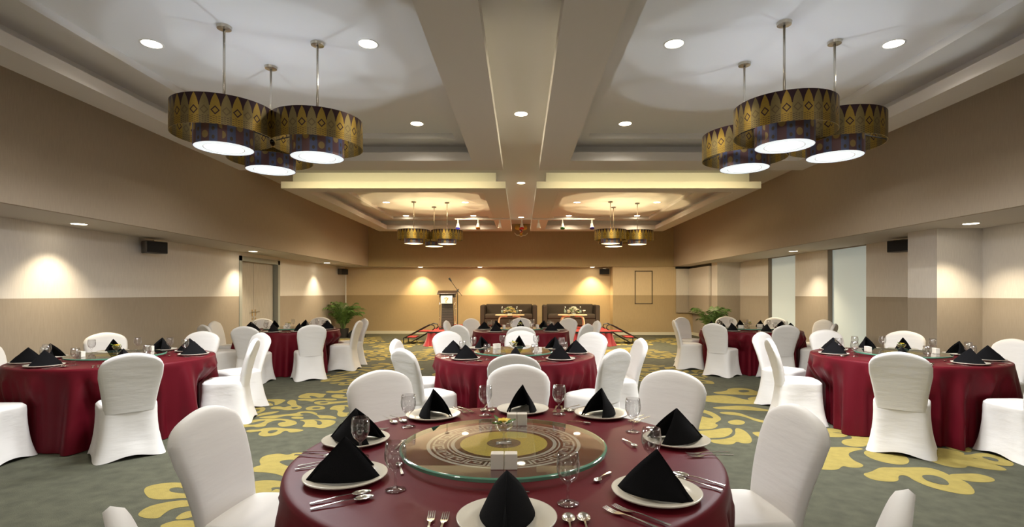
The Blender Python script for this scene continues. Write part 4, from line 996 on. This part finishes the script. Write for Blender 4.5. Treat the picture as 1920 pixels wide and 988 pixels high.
MB().tube([(.13, .0, .98), (0, 0, 1.14), (-.19, -.08, 1.42)], .008, 8).build('boom', M_BLACKMET, ms)
MB().lathe([(.001, -.03), (.025, -.02), (.025, .03), (.001, .04)], 12).xf(Matrix.Translation((0, 0, 1.13))).tube([(0, 0, 1.14), (.04, -.02, 1.17)], .012, 6).build('clamp', M_BLACK, ms)
MB().tube([(-.17, -.07, 1.40), (-.235, -.10, 1.49)], [.018, .03], 12).build('microphone', M_BLACK, ms)

# folding steps at both ends of the stage
def steps(x, y, s, label):
    t = thing('stage_steps', label, 'steps', (x, y, 0), 0, 'stage steps')
    for yy in (0, .62):
        MB().tube([(s * .72, yy, .0), (s * .72, yy, .18), (s * .66, yy, .20), (s * .10, yy, .50), (-s * .03, yy, .56), (-s * .14, yy, .54), (-s * .17, yy, .46), (-s * .10, yy, .40)], .016, 8).build('side_rail', M_BLACKMET, t)
        MB().tube([(s * .44, yy, .0), (s * .50, yy, .06), (-s * .05, yy, .38)], .014, 8).build('strut', M_BLACKMET, t)
    for (xx, z) in ((.54, .19), (.16, .36)):
        tr = MB().box(min(s * (xx - .15), s * (xx + .15)), max(s * (xx - .15), s * (xx + .15)), 0, .62, z - .02, z).build('tread_frame', M_BLACKMET, t)
        MB().box(min(s * (xx - .14), s * (xx + .14)), max(s * (xx - .14), s * (xx + .14)), .01, .61, z, z + .008).build('red_tread', M_RED, tr)
steps(-2.63, 14.75, -1, 'black tubular steps with red treads at the left end of the stage')
steps(2.60, 14.75, 1, 'black tubular steps with red treads at the right end of the stage')

# palms
def palm(x, y, h, n_, label, seed, spread=.8):
    t = thing('potted_palm', label, 'plant', (x, y, 0), 0, 'palms in the corners')
    MB().lathe([(.001, 0), (.15, 0), (.19, .3), (.17, .3), (.165, .26), (.001, .26)], 24).build('pot', M_GREYBOX, t, smooth=True, sharp=40)
    r = random.Random(seed); lf = MB(); sm = MB()
    for k in range(n_):
        a = r.uniform(0, 2 * PI); L = r.uniform(.6, 1.0) * h; lean = r.uniform(.12, 1.0) * spread
        base = Vector((.05 * math.cos(a), .05 * math.sin(a), .26)); d = Vector((math.cos(a), math.sin(a), 0))
        P = []
        for i in range(13):
            q = i / 12
            P.append(base + d * (lean * L * (q ** 1.4) * .8) + Vector((0, 0, L * (math.sin(q * (1.35 + lean * .55)) / (1.15 + lean * .2)))))
        sm.tube([tuple(p) for p in P], [.010 - .0006 * i for i in range(13)], 5)
        for i in range(3, 13):
            tv = (P[i] - P[i - 1]).normalized(); sd_ = tv.cross(Vector((0, 0, 1))).normalized()
            for s in (-1, 1):
                for h2 in (0, .5):
                    o_ = P[i - 1].lerp(P[i], h2); ll = .26 * math.sin(PI * min(1, (i + h2) / 14)) ** .6 * r.uniform(.8, 1.15)
                    dr_ = (sd_ * s * .85 + tv * .75 + Vector((0, 0, -.15 + r.uniform(-.2, .15)))).normalized()
                    wd = tv * .012; m_ = o_ + dr_ * ll * .5 + Vector((0, 0, .012)); e = o_ + dr_ * ll + Vector((0, 0, -.04))
                    b = len(lf.v); lf.v += [tuple(o_ - wd * .4), tuple(m_ - wd), tuple(e), tuple(m_ + wd), tuple(o_ + wd * .4)]; lf.face([b, b + 1, b + 2, b + 3, b + 4])
    for M_ in (lf, sm):
        M_.v = [(min(max(a_ + x, -6.28), 5.90) - x, min(b_ + y, YB - .1 if x < 0 else 15.42) - y, c_) for a_, b_, c_ in M_.v]
    sm.build('stems', mat('palm stem', (.10, .16, .05), .5), t); lf.build('fronds', M_PALM, t)
palm(-5.85, 17.0, 1.1, 30, 'bushy green palm in the far left corner below the speaker', 5, 1.15)
palm(5.45, 14.8, 1.0, 16, 'green palm in the far right corner behind the table', 9, 1.0)
bg = MB().grid(lambda u, v: ((.30 + .03 * math.sin(9 * u)) * (1 - .45 * v * v) * math.cos(2 * PI * u) * max(.02, 1 - v ** 6), .2 * (1 - .4 * v * v) * math.sin(2 * PI * u) * max(.02, 1 - v ** 6), .30 * v + .02 * math.sin(5 * 2 * PI * u) * v * (1 - v)), 28, 10, wrap=True)
tag(bg.build('draped_black_bag', M_BLACK, None, smooth=True, loc=(-5.42, 17.0, 0)), 'low black bag on the floor beside the left palm', 'bag')
